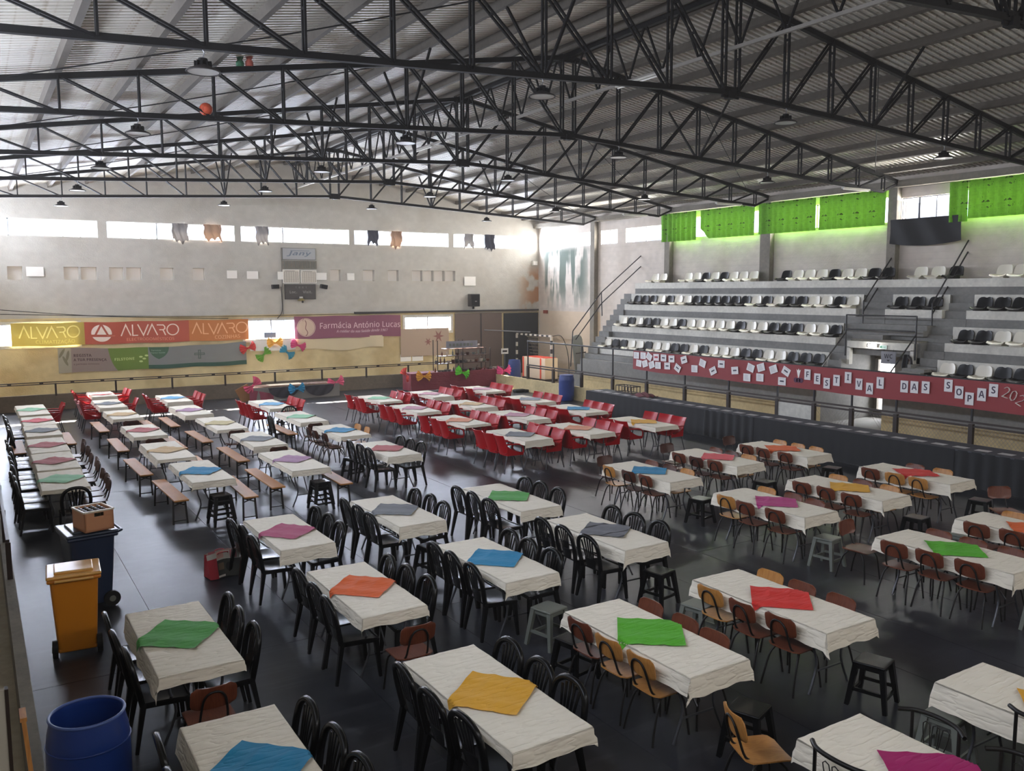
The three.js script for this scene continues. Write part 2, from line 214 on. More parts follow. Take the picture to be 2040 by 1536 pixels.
const noticeTex = [letters(128, 160, '#e9e6e2', (g) => { g.fillStyle = '#8d8a90'; for (let k = 0; k < 7; k++) g.fillRect(18, 24 + k * 17, 60 + (k * 37) % 34, 4); }), letters(128, 160, '#e6e2de', (g) => { g.fillStyle = '#55525a'; g.fillRect(30, 62, 66, 34); g.fillStyle = '#9a979c'; g.fillRect(20, 22, 86, 5); g.fillRect(24, 120, 74, 4); }), letters(128, 160, '#e9dedc', (g) => { g.fillStyle = '#b8404a'; g.fillRect(24, 56, 80, 40); })];
const letterTex = {}; for (const c of 'FESTIVALDOP') if (!letterTex[c]) letterTex[c] = letters(128, 176, '#ded9d6', (g) => { g.fillStyle = '#463a4a'; g.font = 'bold 132px sans-serif'; g.textAlign = 'center'; g.fillText(c, 64, 130); });
const boardTex = { top: letters(256, 160, '#a9aaac', (g) => { g.fillStyle = '#6d7886'; g.font = 'italic bold 84px sans-serif'; g.textAlign = 'center'; g.fillText('Jany', 128, 100); g.fillRect(60, 30, 150, 8); }), grid: letters(128, 192, '#cfc8bb', (g) => { g.strokeStyle = '#9a9388'; g.lineWidth = 3; for (let k = 0; k < 9; k++) { g.strokeRect(8, 24 + k * 18, 112, 18); } for (let k = 0; k < 6; k++) g.strokeRect(8 + k * 19, 24, 19, 162); g.fillStyle = '#8a8478'; g.fillRect(14, 8, 80, 9); }), score: letters(256, 128, '#4b4643', (g) => { g.fillStyle = '#8f8a86'; g.font = 'bold 34px sans-serif'; g.fillText('Loc.', 34, 78); g.fillText('Visit.', 148, 78); g.font = '24px monospace'; g.fillText('1 8:8 1', 84, 32); }) };
M.skirtTop = mat(0x3a3b40, 0.7); M.card = mat(0xbdbab6, 0.85);
// ---------- setting: floor, walls, roof ----------
{
  const fl = thing('floor', null, null, [0, 0, 0], 0, null, 'structure');
  part('floor_slab', mb().span(XL - 0.25, XR + 0.25, -0.2, -0.012, ZF - 0.3, ZN + 0.25).geo(), M.walk, fl);
  const xs = [0.28, 1.73, 3.3, 4.9, 6.45, 8.35, 9.5, 10.82, 12.4, 14.0, 15.6, 17.2, 19.05];
  for (let k = 0; k < xs.length - 1; k++) { let z = ZN; const cuts = [rr(-9.9, -9.7), rr(-22, -18), -33.98]; for (const c of cuts) { part('floor_strip', mb().span(xs[k] + 0.003, xs[k + 1] - 0.003, -0.012, 0, c + 0.003, z - 0.003).geo(), M.floor, fl); z = c; } }
  part('walkway', mb().span(XL, XR, -0.012, 0, ZF, -34.1).geo(), M.walk, fl);
  part('walkway', mb().span(19.2, 20.75, -0.012, 0, -34.1, ZN).geo(), M.walk, fl);
  part('walkway', mb().span(XL, 0.16, -0.012, 0, -34.1, ZN).geo(), M.walk, fl);
}
function wallRects(u0, u1, v0, v1, holes) {                 // the wall's rectangles round its openings
  const vs = [...new Set([v0, v1, ...holes.flatMap((h) => [h[2], h[3]])])].sort((a, b) => a - b), out = [];
  for (let k = 0; k < vs.length - 1; k++) {
    const m = (vs[k] + vs[k + 1]) / 2, cut = holes.filter((h) => h[2] < m && h[3] > m).sort((a, b) => a[0] - b[0]); let u = u0;
    for (const h of cut) { if (h[0] > u) out.push([u, h[0], vs[k], vs[k + 1]]); u = Math.max(u, h[1]); } if (u < u1) out.push([u, u1, vs[k], vs[k + 1]]);
  }
  return out;
}
const holesOf = (w) => WIN.filter((x) => x[0] === w).map(([, a, b, y0, y1]) => [a, b, y0, y1]);
const YE = 7.55, SL = 0.163, YR = 9.58;                      // eave, slope and ridge of the roof's underside
// added translucent panes, backlit to give the soft bright patches on the wall
const PATCH_PANES = [[1.21, 1.69], [3.04, 3.55], [3.62, 4.17], [4.6, 5.11], [5.21, 5.76], [6.44, 6.96], [7.69, 8.15], [13.45, 13.94], [14.99, 15.54], [16.19, 16.72], [17.39, 17.93], [17.98, 18.5], [18.56, 19.08], [19.14, 19.66]];
{
  const f = mb(); for (const r of wallRects(XL, XR, 0, YE - 0.45, [...holesOf('far'), ...PATCH_PANES.map(([a, b]) => [a, b, 4.56, 5.04])])) f.span(r[0], r[1], r[2], r[3], ZF - 0.25, ZF);
  const s = new THREE.Shape(); s.moveTo(XL, YE - 0.45); s.lineTo(XR, YE - 0.45); s.lineTo(XR, YR - SL * (XR - XC) + 0.1); s.lineTo(XC, YR + 0.1); s.lineTo(XL, YR - SL * (XC - XL) + 0.1); s.lineTo(XL, YE - 0.45); f.ext(s, 0.25, M4([0, 0, ZF - 0.25]));
  tag(f.build('wall_far', M.farWall), null, null, null, 'structure');
  const n = mb(); for (const r of wallRects(XL, XR, 0, YE - 0.45, holesOf('near'))) n.span(r[0], r[1], r[2], r[3], ZN, ZN + 0.25); n.ext(s, 0.25, M4([0, 0, ZN])); tag(n.build('wall_near', M.wall), null, null, null, 'structure');
  const r = mb(); for (const q of wallRects(ZF, ZN, 0, YE, [...holesOf('stand'), [-16.55, -15.75, 0.3, 2.3]])) r.span(XR, XR + 0.25, q[2], q[3], q[0], q[1]);
  tag(r.build('wall_stand', M.standWall), null, null, null, 'structure');
  const l = mb(); for (const q of wallRects(ZF, ZN, 0, YE, holesOf('aisle'))) l.span(XL - 0.25, XL, q[2], q[3], q[0], q[1]); tag(l.build('wall_aisle', M.wall), null, null, null, 'structure');
  for (const z of [-31.95, -26.95, -21.8, -16.78, -11.8, -6.8]) { const w = z === -21.8 ? 0.46 : 0.3; tag(mb().span(XR - 0.22, XR + 0.02, 0, YE - 0.3, z - w / 2, z + w / 2).build('wall_pillar', M.pillar), null, null, null, 'structure'); }
  tag(mb().span(XR - 0.3, XR + 0.02, YE - 0.36, YE - 0.16, ZF, ZN).build('wall_eave_beam', M.pillar), null, null, null, 'structure');
  tag(mb().span(XL - 0.02, XL + 0.3, YE - 0.36, YE - 0.16, ZF, ZN).build('wall_eave_beam', M.pillar), null, null, null, 'structure');
}
PATCH_PANES.forEach(([a, b]) => { const g = thing('wall_added_pane', null, null, [(a + b) / 2, 4.56, ZF - 0.03], 0, null, 'structure'); part('pane', mb().span(a - (a + b) / 2, b - (a + b) / 2, 0, 0.48, -0.21, -0.2).geo(), M.patchPane, g); });
// windows: frame bars and panes
WIN.forEach(([w, a, b, y0, y1]) => {
  const g = thing('window', null, null, [0, 0, 0], 0, null, 'structure'), F = mb(), n = Math.max(1, Math.round((b - a) / 0.6));
  const B = (u0, u1, v0, v1, t0, t1, m) => w === 'far' ? m.span(u0, u1, v0, v1, ZF - t1, ZF - t0) : w === 'near' ? m.span(u0, u1, v0, v1, ZN + t0, ZN + t1) : w === 'stand' ? m.span(XR + t0, XR + t1, v0, v1, u0, u1) : m.span(XL - t1, XL - t0, v0, v1, u0, u1);
  B(a, b, y0, y0 + 0.03, 0.06, 0.12, F); B(a, b, y1 - 0.03, y1, 0.06, 0.12, F);
  for (let k = 0; k <= n; k++) { const u = a + (b - a) * k / n, t = k === Math.round(n * 0.42) ? 0.03 : 0.012; B(Math.max(a, u - t), Math.min(b, u + t), y0, y1, 0.06, 0.12, F); }
  part('window_frame', F.geo(), w === 'stand' && a > -17 && b < -14.9 ? M.frameDark : M.frame, g);
  for (let k = 0; k < n; k++) part('pane', B(a + (b - a) * k / n + 0.012, a + (b - a) * (k + 1) / n - 0.012, y0 + 0.03, y1 - 0.03, 0.085, 0.09, mb()).geo(), M.glass, g);
  if (w === 'far' && y0 < 3) { const m = mb(); B(a - 0.12, b + 0.12, y0 - 0.12, y0, -0.02, 0.02, m); B(a - 0.12, b + 0.12, y1, y1 + 0.1, -0.02, 0.02, m); B(a - 0.12, a, y0, y1, -0.02, 0.02, m); B(b, b + 0.12, y0, y1, -0.02, 0.02, m); part('window_surround', m.geo(), M.white, g); }
});
{ // roof: two slopes of ribbed sheet on purlins
  const c = thing('ceiling', null, null, [0, 0, 0], 0, null, 'structure'), P = 0.155, n = Math.round((ZN - ZF + 0.4) / P);
  const slope = (sgn) => {
    const p = [], idx = [], prof = []; for (let k = 0; k < n; k++) { const z = ZF - 0.2 + k * P; prof.push([z, 0], [z + 0.06, 0], [z + 0.07, 0.05], [z + 0.145, 0.05]); } prof.push([ZF - 0.2 + n * P, 0]);
    const g = new THREE.BufferGeometry(), nn = [], v = [];
    for (let k = 0; k < prof.length - 1; k++) { const b = v.length / 3; for (const [z, h] of [prof[k], prof[k + 1]]) for (const d of [0, 12.75]) v.push(XC + sgn * d, YR - SL * d + h, z); sgn > 0 ? idx.push(b, b + 1, b + 2, b + 1, b + 3, b + 2) : idx.push(b, b + 2, b + 1, b + 1, b + 2, b + 3); }
    g.setAttribute('position', new THREE.Float32BufferAttribute(v, 3)); g.setIndex(idx); g.computeVertexNormals(); part('roof_sheet', mb().add(g).geo(), M.roofTwo, c);
    const q = mb(); q.bar([XC, YR + 0.1, (ZF + ZN) / 2], [XC + sgn * 13, YR + 0.1 - SL * 13, (ZF + ZN) / 2], ZN - ZF + 0.8, 0.06, V(0, 1, 0)); part('roof_deck', q.geo(), M.purlin, c);
  };
  slope(1); slope(-1);
  for (const d of [0.28, 1.46, 2.75, 4.04, 5.33, 6.6, 7.88, 9.15, 10.4, 11.6]) for (const s of [-1, 1]) part('purlin', mb().bar([XC + s * d, YR - SL * d - 0.075, ZF], [XC + s * d, YR - SL * d - 0.075, ZN], 0.11, 0.15, V(s * SL, 1, 0)).geo(), M.purlin, c);
  part('ridge_cap', mb().span(XC - 0.2, XC + 0.2, YR - 0.03, YR + 0.02, ZF, ZN).geo(), M.paleSteel, c);
}
// roof trusses
const ND = [1.46, 2.75, 4.04, 5.33, 6.6, 7.88, 9.15, 10.4, 11.6];
const yTop = (d) => 9.36 - 0.163 * d, yBot = (d) => 7.64 - 0.0526 * d;
const trussProto = new THREE.Group();
{
  const t = trussProto, ladder = (p, q) => { // two angles side by side with spacer plates
    const m = mb(), a = V(...p), b = V(...q), n = V(0, 0, 0.05);
    for (const s of [-1, 1]) m.bar(a.clone().addScaledVector(n, s).toArray(), b.clone().addScaledVector(n, s).toArray(), 0.03, 0.04, V(0, 0, 1));
    const L = a.distanceTo(b); for (let k = 1; k < L / 0.6; k++) { const c = a.clone().lerp(b, k * 0.6 / L); m.box(c.x, c.y, 0, 0.03, 0.04, 0.1); } return m;
  };
  for (const s of [-1, 1]) {
    part('top_chord', mb().bar([XC, yTop(0), 0], [XC + s * 12.45, yTop(12.45), 0], 0.09, 0.1, V(0, 1, 0)).geo(), M.steel, t);
    part('bottom_chord', mb().bar([XC, yBot(0), 0], [XC + s * 11.6, yBot(11.6), 0], 0.09, 0.09, V(0, 1, 0)).geo(), M.steel, t);
    part('end_strut', mb().bar([XC + s * 11.6, yBot(11.6), 0], [XC + s * 12.4, yTop(12.4), 0], 0.06, 0.06).geo(), M.steel, t);
    part('centre_post', ladder([XC + s * 0.17, yBot(0), 0], [XC + s * 0.17, yTop(0.17), 0]).geo(), M.steel, t);
    ND.forEach((d, k) => {
      part('web_post', ladder([XC + s * d, yBot(d), 0], [XC + s * d, yTop(d), 0]).geo(), M.steel, t);
      const pd = k ? ND[k - 1] : 0.1; part('web_diagonal', ladder([XC + s * (pd + 0.04), yBot(pd), 0], [XC + s * (d - 0.03), yTop(d), 0]).geo(), M.steel, t);
    });
  }
  part('ridge_plate', mb().box(XC, yTop(0) - 0.03, 0, 0.5, 0.16, 0.03).geo(), M.steel, t);
  part('centre_plate', mb().box(XC, yBot(0), 0, 0.42, 0.2, 0.03).box(XC, yBot(0) - 0.05, 0, 0.16, 0.12, 0.14).geo(), M.steel, t);
  for (const s of [-1, 1]) part('fly_brace', mb().bar([XC + s * 4.04, yBot(4.04), 0.04], [XC + s * 4.04, yTop(4.04) + 0.05, 1.1], 0.04, 0.04).bar([XC + s * 4.04, yBot(4.04), -0.04], [XC + s * 4.04, yTop(4.04) + 0.05, -1.1], 0.04, 0.04).geo(), M.steel, t);
}
const TZ = [-31.65, -26.65, -21.65, -16.62, -11.6, -6.6];
const TN = ['fifth from the camera, close to the far gable wall', 'fourth from the camera, second from the far gable', 'third from the camera, over the red chairs', 'second from the camera, carrying the orange ball', 'first complete one from the camera, over the front tables', 'only its end showing in the picture corner'];
TZ.forEach((z, k) => place(trussProto, 'roof_truss', 'black steel lattice roof truss, ' + TN[k], 'truss', [0, 0, z]));
{ // lattice along the ridge between the trusses, and tie rods
  const t = thing('ridge_lattice', 'long zigzag steel lattice running under the ridge between the trusses', 'lattice girder', [XC, 0, 0]);
  part('lower_rail', mb().bar([0, 8.4, ZF], [0, 8.4, -3], 0.06, 0.06).geo(), M.paleSteel, t); part('upper_rail', mb().bar([0, 9.4, ZF], [0, 9.4, -3], 0.1, 0.1).geo(), M.steel, t);
  for (let z = -36.1; z < -4; z += 1.03) for (const s of [-1, 1]) part('zigzag_bar', mb().bar([0, 8.4, z], [0, 9.37, z + s * 0.48], 0.035, 0.035).geo(), M.steel, t);
  const W = (a, b, l, sag = 0.06) => tag(mb().tube([a, [(a[0] + b[0]) / 2, (a[1] + b[1]) / 2 - sag, (a[2] + b[2]) / 2], b], 0.012, 10, 4).build('tie_rod', M.steel), l, 'tie rod', 'tie rods crossing the roof bays');
  const same = 'thin tie rod crossing diagonally under the ribbed roof sheets';
  for (const [z0, z1] of [[-11.6, -16.62], [-16.62, -21.65], [-21.65, -26.65], [-26.65, -31.65]]) for (const s of [-1, 1]) W([XC + s * 4.2, yTop(4.2) + 0.02, z0], [XC + s * 11.2, yTop(11.2) + 0.02, z1], same);
}
// pendant lamps, unlit, under the bottom chords
const lampProto = new THREE.Group();
{
  part('hook', mb().tube([[0, 0.30, 0], [0.02, 0.26, 0], [0, 0.2, 0]], 0.008, 6, 5).geo(), M.galv, lampProto);
  const h = mb().cyl([0, 0.11, 0], [0, 0.19, 0], 0.07, 0.055, 14); for (let k = 0; k < 10; k++) h.box(0.085 * Math.cos(k * 0.628), 0.12, 0.085 * Math.sin(k * 0.628), 0.05, 0.07, 0.006, 0, -k * 0.628, 0);
  part('housing', h.geo(), M.steel, lampProto);
  part('reflector', mb().lathe([[0.06, 0.11], [0.1, 0.09], [0.2, 0.045], [0.215, 0.03], [0.215, 0.02], [0.19, 0.03]], 24).geo(), M.speaker, lampProto);
  part('lens', mb().cyl([0, 0.025, 0], [0, 0.035, 0], 0.19, 0.19, 24).geo(), mat(0xc9c9c4, 0.35), lampProto);
}
TZ.forEach((z, k) => [[9.2, 'on the aisle side, outer'], [4.08, 'on the aisle side, inner'], [-1.48, 'on the stand side, inner'], [-6.6, 'on the stand side, outer']].forEach(([d, w]) => { if (k === 5) return; place(lampProto, 'pendant_lamp', `round high-bay lamp under the ${['far gable', 'fourth', 'third', 'second', 'first'][k]} truss, ${w}`, 'lamp', [XC - d, yBot(Math.abs(d)) - 0.34, z]); }));
for (const [x, y, z, L, ry, l] of [[22.25, 6.995, -26.65, 1.2, 0, 'short white tube light under the stand end of the fourth truss'], [22.2, 6.995, -21.65, 1.2, 0, 'short white tube light under the stand end of the third truss'], [22.2, 6.995, -16.62, 1.2, 0, 'short white tube light under the stand end of the second truss'], [XC, 8.33, -24.1, 1.2, Math.PI / 2, 'white tube light on the ridge lattice beyond the third truss'], [XC, 8.33, -14.2, 1.3, Math.PI / 2, 'dusty tube light on the ridge lattice beyond the first truss']]) {
  const t = thing('tube_light', l, 'lamp', [x, y, z], ry); part('tray', mb().box(0, 0.035, 0, L, 0.04, 0.1).geo(), M.white, t); part('tube', mb().cyl([-L / 2 + 0.03, 0, 0], [L / 2 - 0.03, 0, 0], 0.016, 0.016, 10).geo(), M.paper, t);
}
tag(mb().add(new THREE.SphereGeometry(0.115, 24, 16), M4([3.83, yBot(XC - 3.83) + 0.16, -16.62])).build('basketball', mat(0xb5431f, 0.6, { bumpMap: grainBump, bumpScale: 0.003 })), 'orange basketball stuck on the bottom chord of the second truss', 'ball');
for (const [x, c, l] of [[4.47, 0x2c5a3c, 'small green bundle standing on the top chord of the second truss'], [4.64, 0x9a4a3a, 'small reddish bundle standing on the top chord of the second truss']]) tag(mb().lathe([[0, 0], [0.07, 0], [0.075, 0.07], [0.045, 0.12], [0.08, 0.2], [0.06, 0.24], [0, 0.23]], 10, [x, yTop(XC - x) + 0.05, -16.62]).build('wrapped_bundle', mat(c, 0.8)), l, 'bundle');
// ---------- court parapet and rails ----------
{
  const P = mb().span(0.3, 19.2, 0, 0.55, -34.14, -34.02); tag(P.build('trim_parapet', M.parapet), null, null, null, 'structure');
  tag(mb().span(19.08, 19.2, 0, 0.52, -34.14, ZN).build('trim_parapet', M.cream), null, null, null, 'structure');
  tag(mb().span(0.16, 0.27, 0, 0.5, -34.14, ZN).build('trim_parapet', M.pillar), null, null, null, 'structure');
  const r = thing('court_rail', 'brown steel rail on posts along the parapet before the far wall', 'railing', [0, 0, -34.0]);
  for (const y of [0.985, 0.92]) part('rail', mb().bar([0.3, y, 0], [19.1, y, 0], 0.035, 0.03).geo(), M.rail, r);
  for (let k = 0; k < 10; k++) { const x = 0.43 + k * 1.93; part('post', mb().span(x - 0.03, x + 0.03, 0.5, 0.94, -0.03, 0.03).geo(), M.rail, r); }
  for (let x = 0.9; x < 18; x += 1.93 / 2) part('spacer', mb().span(x, x + 0.12, 0.93, 0.975, -0.012, 0.012).geo(), M.rail, r);
  const a = thing('court_rail', 'dark rail along the aisle parapet behind the black chairs', 'railing', [0.22, 0, 0]);
  part('rail', mb().bar([0, 0.98, -34], [0, 0.98, -12.4], 0.04, 0.04).geo(), M.rail, a); for (let z = -33.5; z < -12; z += 1.92) part('post', mb().span(-0.03, 0.03, 0.5, 0.97, z - 0.03, z + 0.03).geo(), M.rail, a);
  const s = thing('stand_rail', 'tall black barrier rail between the court and the grandstand', 'railing', [19.14, 0, 0]);
  const PZ = [-29.55, -27.73, -25.88, -24.04, -22.22, -20.38, -18.49, -16.63, -15.38, -14.2, -12.93, -11.03, -9.15, -7.3, -5.4];
  part('top_rail', mb().cyl([0, 2.06, -29.6], [0, 2.06, -4], 0.028, 0.028, 8).geo(), M.railBlack, s);
  for (const y of [1.1, 1.01]) part('low_rail', mb().bar([0, y, -29.6], [0, y, -4], 0.05, 0.045).geo(), M.rail, s);
  PZ.forEach((z) => { part('upper_post', mb().span(-0.02, 0.02, 1.1, 2.05, z - 0.02, z + 0.02).geo(), M.railBlack, s); part('lower_post', mb().span(-0.045, 0.045, 0.5, 1.06, z - 0.05, z + 0.05).geo(), M.rail, s); });
  part('gate_panel', mb().span(-0.02, 0.02, 0.3, 1.0, -16.58, -15.44).geo(), M.white, s);
  const net = mb(); for (let z = -15; z < -7.4; z += 0.09) { if (z > -14.3 && z < -13.3) continue; for (const q of [-1, 1]) net.bar([0.05, 0.52, z], [0.05, 1.0, z + q * 0.42], 0.005, 0.005); } const nm = part('wire_mesh', net.geo(), M.paleSteel, s); nm.userData.kind = 'stuff';
}
// ---------- grandstand ----------
const BX = [21.72, 22.36, 23.0, 23.55], BY = [1.78, 2.653, 3.527, 4.4];
{
  const g = thing('grandstand', 'grey painted concrete grandstand with white seat benches along the stand wall', 'grandstand', [0, 0, 0]);
  const z0 = -28.15, z1 = -3, VO = [-16.6, -14.45];
  const slab = (name, x0, x1, y0, y1, a, b, m = M.concrete) => part(name, mb().span(x0, x1, y0, y1, a, b).geo(), m, g);
  const seg = (k) => k === 3 ? [[z0, z1]] : k === 2 ? [[z0, -17.05], [-16.05, -14.27], [-13.57, z1]] : [[z0, -17.25], [-13.75, z1]];
  // front wall, first tread, riser
  for (const [a, b] of [[z0, -16.6], [-14.45, z1]]) { slab('front_wall', 20.75, 20.95, 0, 0.77, a, b, M.cream); slab('front_wall', 20.75, 20.95, 0.77, 1.37, a, b); slab('tread', 20.95, XR - 0.01, 0.2, 1.34, a, b); }
  for (let k = 0; k < 4; k++) {
    const lo = k ? BY[k - 1] + 0.43 : 1.36;
    for (const [a, b] of seg(k)) {
      slab('bench', BX[k], BX[k] + 0.37, BY[k] - 0.23, BY[k], a, b, M.white);
      slab('riser', BX[k] + 0.01, XR - 0.01, lo - 0.02, BY[k] - 0.23, a, b); slab('riser', BX[k] + 0.37, XR - 0.01, BY[k] - 0.24, k < 3 ? BY[k] + 0.41 : BY[k] - 0.003, a, b);
      if (k < 3) slab('back_panel', BX[k] + 0.355, BX[k] + 0.37, BY[k], BY[k] + 0.43, a, b, M.white);
      if (k === 0) slab('riser', 21.3, BX[0] + 0.02, 1.34, 1.52, a, b);
    }
    if (k < 3) { const A = k === 2 ? [[-17.05, -16.05], [-14.27, -13.57]] : k === 1 ? [[-17.25, -13.75]] : [[-17.25, -16.6], [-14.45, -13.75]]; // plain steps where the benches stop
      for (const [a, b] of A) { for (let q = 0; q < 4; q++) slab('stair_step', BX[k] + 0.16 * q, XR - 0.01, (q || k ? lo : 1.34) + 0.2185 * q - 0.02, lo + 0.2185 * (q + 1) - 0.02, a, b); } }
  }
  for (let q = 0; q < 3; q++) slab('stair_block', 22.3 + 0.16 * q, XR - 0.01, 2.64 + 0.15 * q, 2.79 + 0.15 * q, -16.6 + (q ? 0 : 0), q === 0 ? -15.6 : -14.45);
  for (let q = 0; q < 4; q++) slab('stair_step', 21.05 + 0.17 * q, 21.9, 1.34, 1.34 + 0.18 * (q + 1) - (q > 2 ? 0.1 : 0), -14.45, -13.8 - 0.0 * q);
  // doorway under the stand: frame, jambs, corridor
  slab('lintel', 22.05, 22.25, 2.40, 2.6, VO[0], VO[1], M.white); slab('jamb', 22.05, 22.2, 1.9, 2.42, VO[0], VO[0] + 0.09, M.white); slab('jamb', 22.05, 22.2, 1.9, 2.42, VO[1] - 0.1, VO[1], M.white);
  for (const [a, b] of [[VO[0] - 0.08, VO[0] + 0.001], [VO[1], VO[1] + 0.1]]) { slab('corridor_wall', 20.95, 21.35, 0, 1.36, a, b); slab('corridor_wall', 21.35, 21.8, 0, 1.55, a, b); slab('corridor_wall', 21.8, 22.2, 0, 2.05, a, b); slab('corridor_wall', 22.2, XR - 0.01, 0, 2.62, a, b); }
  slab('corridor_ceiling', 22.25, XR - 0.01, 2.55, 2.66, VO[0], VO[1], M.pillar); slab('corridor_wall', XR - 0.08, XR - 0.01, 0, 2.6, -15.7, VO[1], M.white); slab('corridor_wall', 23.5, XR - 0.01, 0.2, 2.55, -16.6, -16.57, M.white); slab('corridor_floor', 20.8, XR - 0.01, 0, 0.22, VO[0], VO[1], M.concrete);
  slab('corridor_partition', 23.4, 23.5, 0.2, 2.6, -15.92, VO[1], M.pillar); slab('corridor_partition', 23.4, 23.5, 0.2, 2.6, VO[0], -16.48, M.pillar); slab('corridor_partition', 23.4, 23.5, 1.99, 2.6, -16.48, -15.92, M.pillar); slab('corridor_partition', 23.4, 23.5, 0.2, 0.42, -16.48, -15.92, M.pillar);
  // stair flight at the far end
  for (let q = 0; q < 14; q++) slab('stair_step', 21.06 + 0.1875 * q, XR - 0.01, q ? 1.09 + 0.2205 * (q - 1) : 0, 1.09 + 0.2205 * q + 0.004, -28.8, -28.15);
  slab('end_step', 20.9, 21.1, 0, 0.75, -28.8, -28.2);
}
{
  const tubeRail = (pts, m, t, r = 0.022) => { for (let k = 0; k < pts.length - 1; k++) m.cyl(pts[k], pts[k + 1], r, r, 6); return m; };
  const rails = (label, top, wall, z, zt) => {
    const t = thing('handrail', label, 'handrail', [0, 0, 0]);
    part('upper_bar', tubeRail([wall[0], top[0]], mb()).geo(), M.railBlack, t); part('lower_bar', tubeRail([wall[1], top[1]], mb()).geo(), M.railBlack, t); part('post', tubeRail([top[0], top[2]], mb(), 0.02).geo(), M.railBlack, t);
  };
  rails('long brown handrail on the stair at the far end of the grandstand', [[22.3, 4.02, -28.82], [22.3, 3.55, -28.82], [22.3, 3.05, -28.75]], [[XR, 5.56, -28.82], [XR, 5.11, -28.82]]);
  const f = thing('handrail', 'handrail curving down at the foot of the far grandstand stair', 'handrail', [0, 0, 0]); part('upper_bar', tubeRail([[22.3, 4.02, -28.82], [20.85, 2.45, -28.82], [20.75, 1.0, -28.82]], mb()).geo(), M.railBlack, f); part('lower_bar', tubeRail([[22.3, 3.55, -28.82], [21.0, 2.1, -28.82]], mb()).geo(), M.railBlack, f);
  rails('black handrail on the stair beside the doorway, far one of the pair', [[22.9, 3.75, -16.72], [22.9, 3.44, -16.72], [22.9, 2.84, -16.72]], [[XR, 5.28, -16.75], [XR, 5.02, -16.75]]);
  rails('black handrail on the stair beside the doorway, near one of the pair', [[22.9, 3.71, -14.5], [22.9, 3.4, -14.5], [22.9, 2.82, -14.48]], [[XR, 5.5, -14.45], [XR, 5.17, -14.45]]);
  const t = thing('door_guard_rail', 'black guard rail standing over the doorway in the grandstand', 'railing', [0, 0, 0]);
  for (const z of [-16.68, -14.42]) { part('post', mb().cyl([22.08, 2.15, z], [22.08, 3.37, z], 0.024, 0.024, 6).geo(), M.railBlack, t); part('sloping_bar', mb().cyl([22.08, 2.85, z], [20.85, 1.72, z], 0.022, 0.022, 6).geo(), M.railBlack, t); }
  for (const y of [3.36, 2.94]) part('cross_bar', mb().cyl([22.08, y, -16.68], [22.08, y, -14.42], 0.022, 0.022, 6).geo(), M.railBlack, t);
}
// doorway fittings
{
  const Ld = new THREE.RectAreaLight(0xf6f8ff, SKY * 0.6, 0.75, 1.9); Ld.position.set(XR + 0.2, 1.3, -16.15); Ld.lookAt(0, 1.3, -16.15); scene.add(Ld);   // daylight of the open outer door behind the corridor
  const s = thing('toilet_sign', 'grey hanging sign reading WC with an arrow, in the stand doorway', 'sign', [22.0, 2.08, -15.18]);
  part('plate', mb().box(0, 0.1, 0, 0.012, 0.34, 0.46).geo(), M.signPlate, s); part('lettering', mb().grid((u, v) => [-0.008, -0.07 + 0.34 * v, -0.23 + 0.46 * u], 1, 1).geo(true), M.wc, s);
  part('hanger', mb().cyl([0, 0.26, -0.15], [0, 0.34, -0.15], 0.005).cyl([0, 0.26, 0.15], [0, 0.34, 0.15], 0.005).geo(), M.railBlack, s);
  const e = thing('emergency_light', 'small lit white emergency light over the doorway', 'lamp', [22.03, 2.5, -15.72]); part('case', mb().rbox(0, 0, 0, 0.04, 0.09, 0.32, 0.015).geo(), M.white, e); part('diffuser', mb().rbox(-0.02, 0, 0, 0.02, 0.07, 0.29, 0.008).geo(), mat(0xffffff, 0.5, { emissive: 0xffffff, emissiveIntensity: 1.6 }), e);
  const p = new THREE.PointLight(0xffffff, 0.35, 6); p.position.set(21.92, 2.5, -15.72); p.castShadow = true; scene.add(p);
  const x = thing('exit_sign', 'small pale green exit sign beside the emergency light', 'sign', [22.035, 2.47, -15.38]); part('plate', mb().box(0, 0, 0, 0.012, 0.11, 0.24).geo(), M.white, x); part('lettering', mb().grid((u, v) => [-0.008, -0.05 + 0.1 * v, -0.115 + 0.23 * u], 1, 1).geo(true), M.exit, x);
  const d = thing('hanging_coat', 'dark coat hanging at the side of the stand doorway', 'coat', [22.0, 0, -14.62]); part('cloth', mb().grid((u, v) => [0.02 - 0.05 * Math.sin(u * 9) * (1 - v * 0.6), 1.35 + 0.95 * v, -0.13 + 0.26 * u * (1 - 0.3 * v) + 0.03 * Math.sin(v * 7)], 10, 8, 0.02).geo(), M.skirt, d); part('sleeve', mb().tube([[-0.02, 2.25, 0.06], [-0.05, 2.2, 0.16], [-0.05, 1.95, 0.2]], 0.035, 8, 6).geo(), M.skirt, d);
}
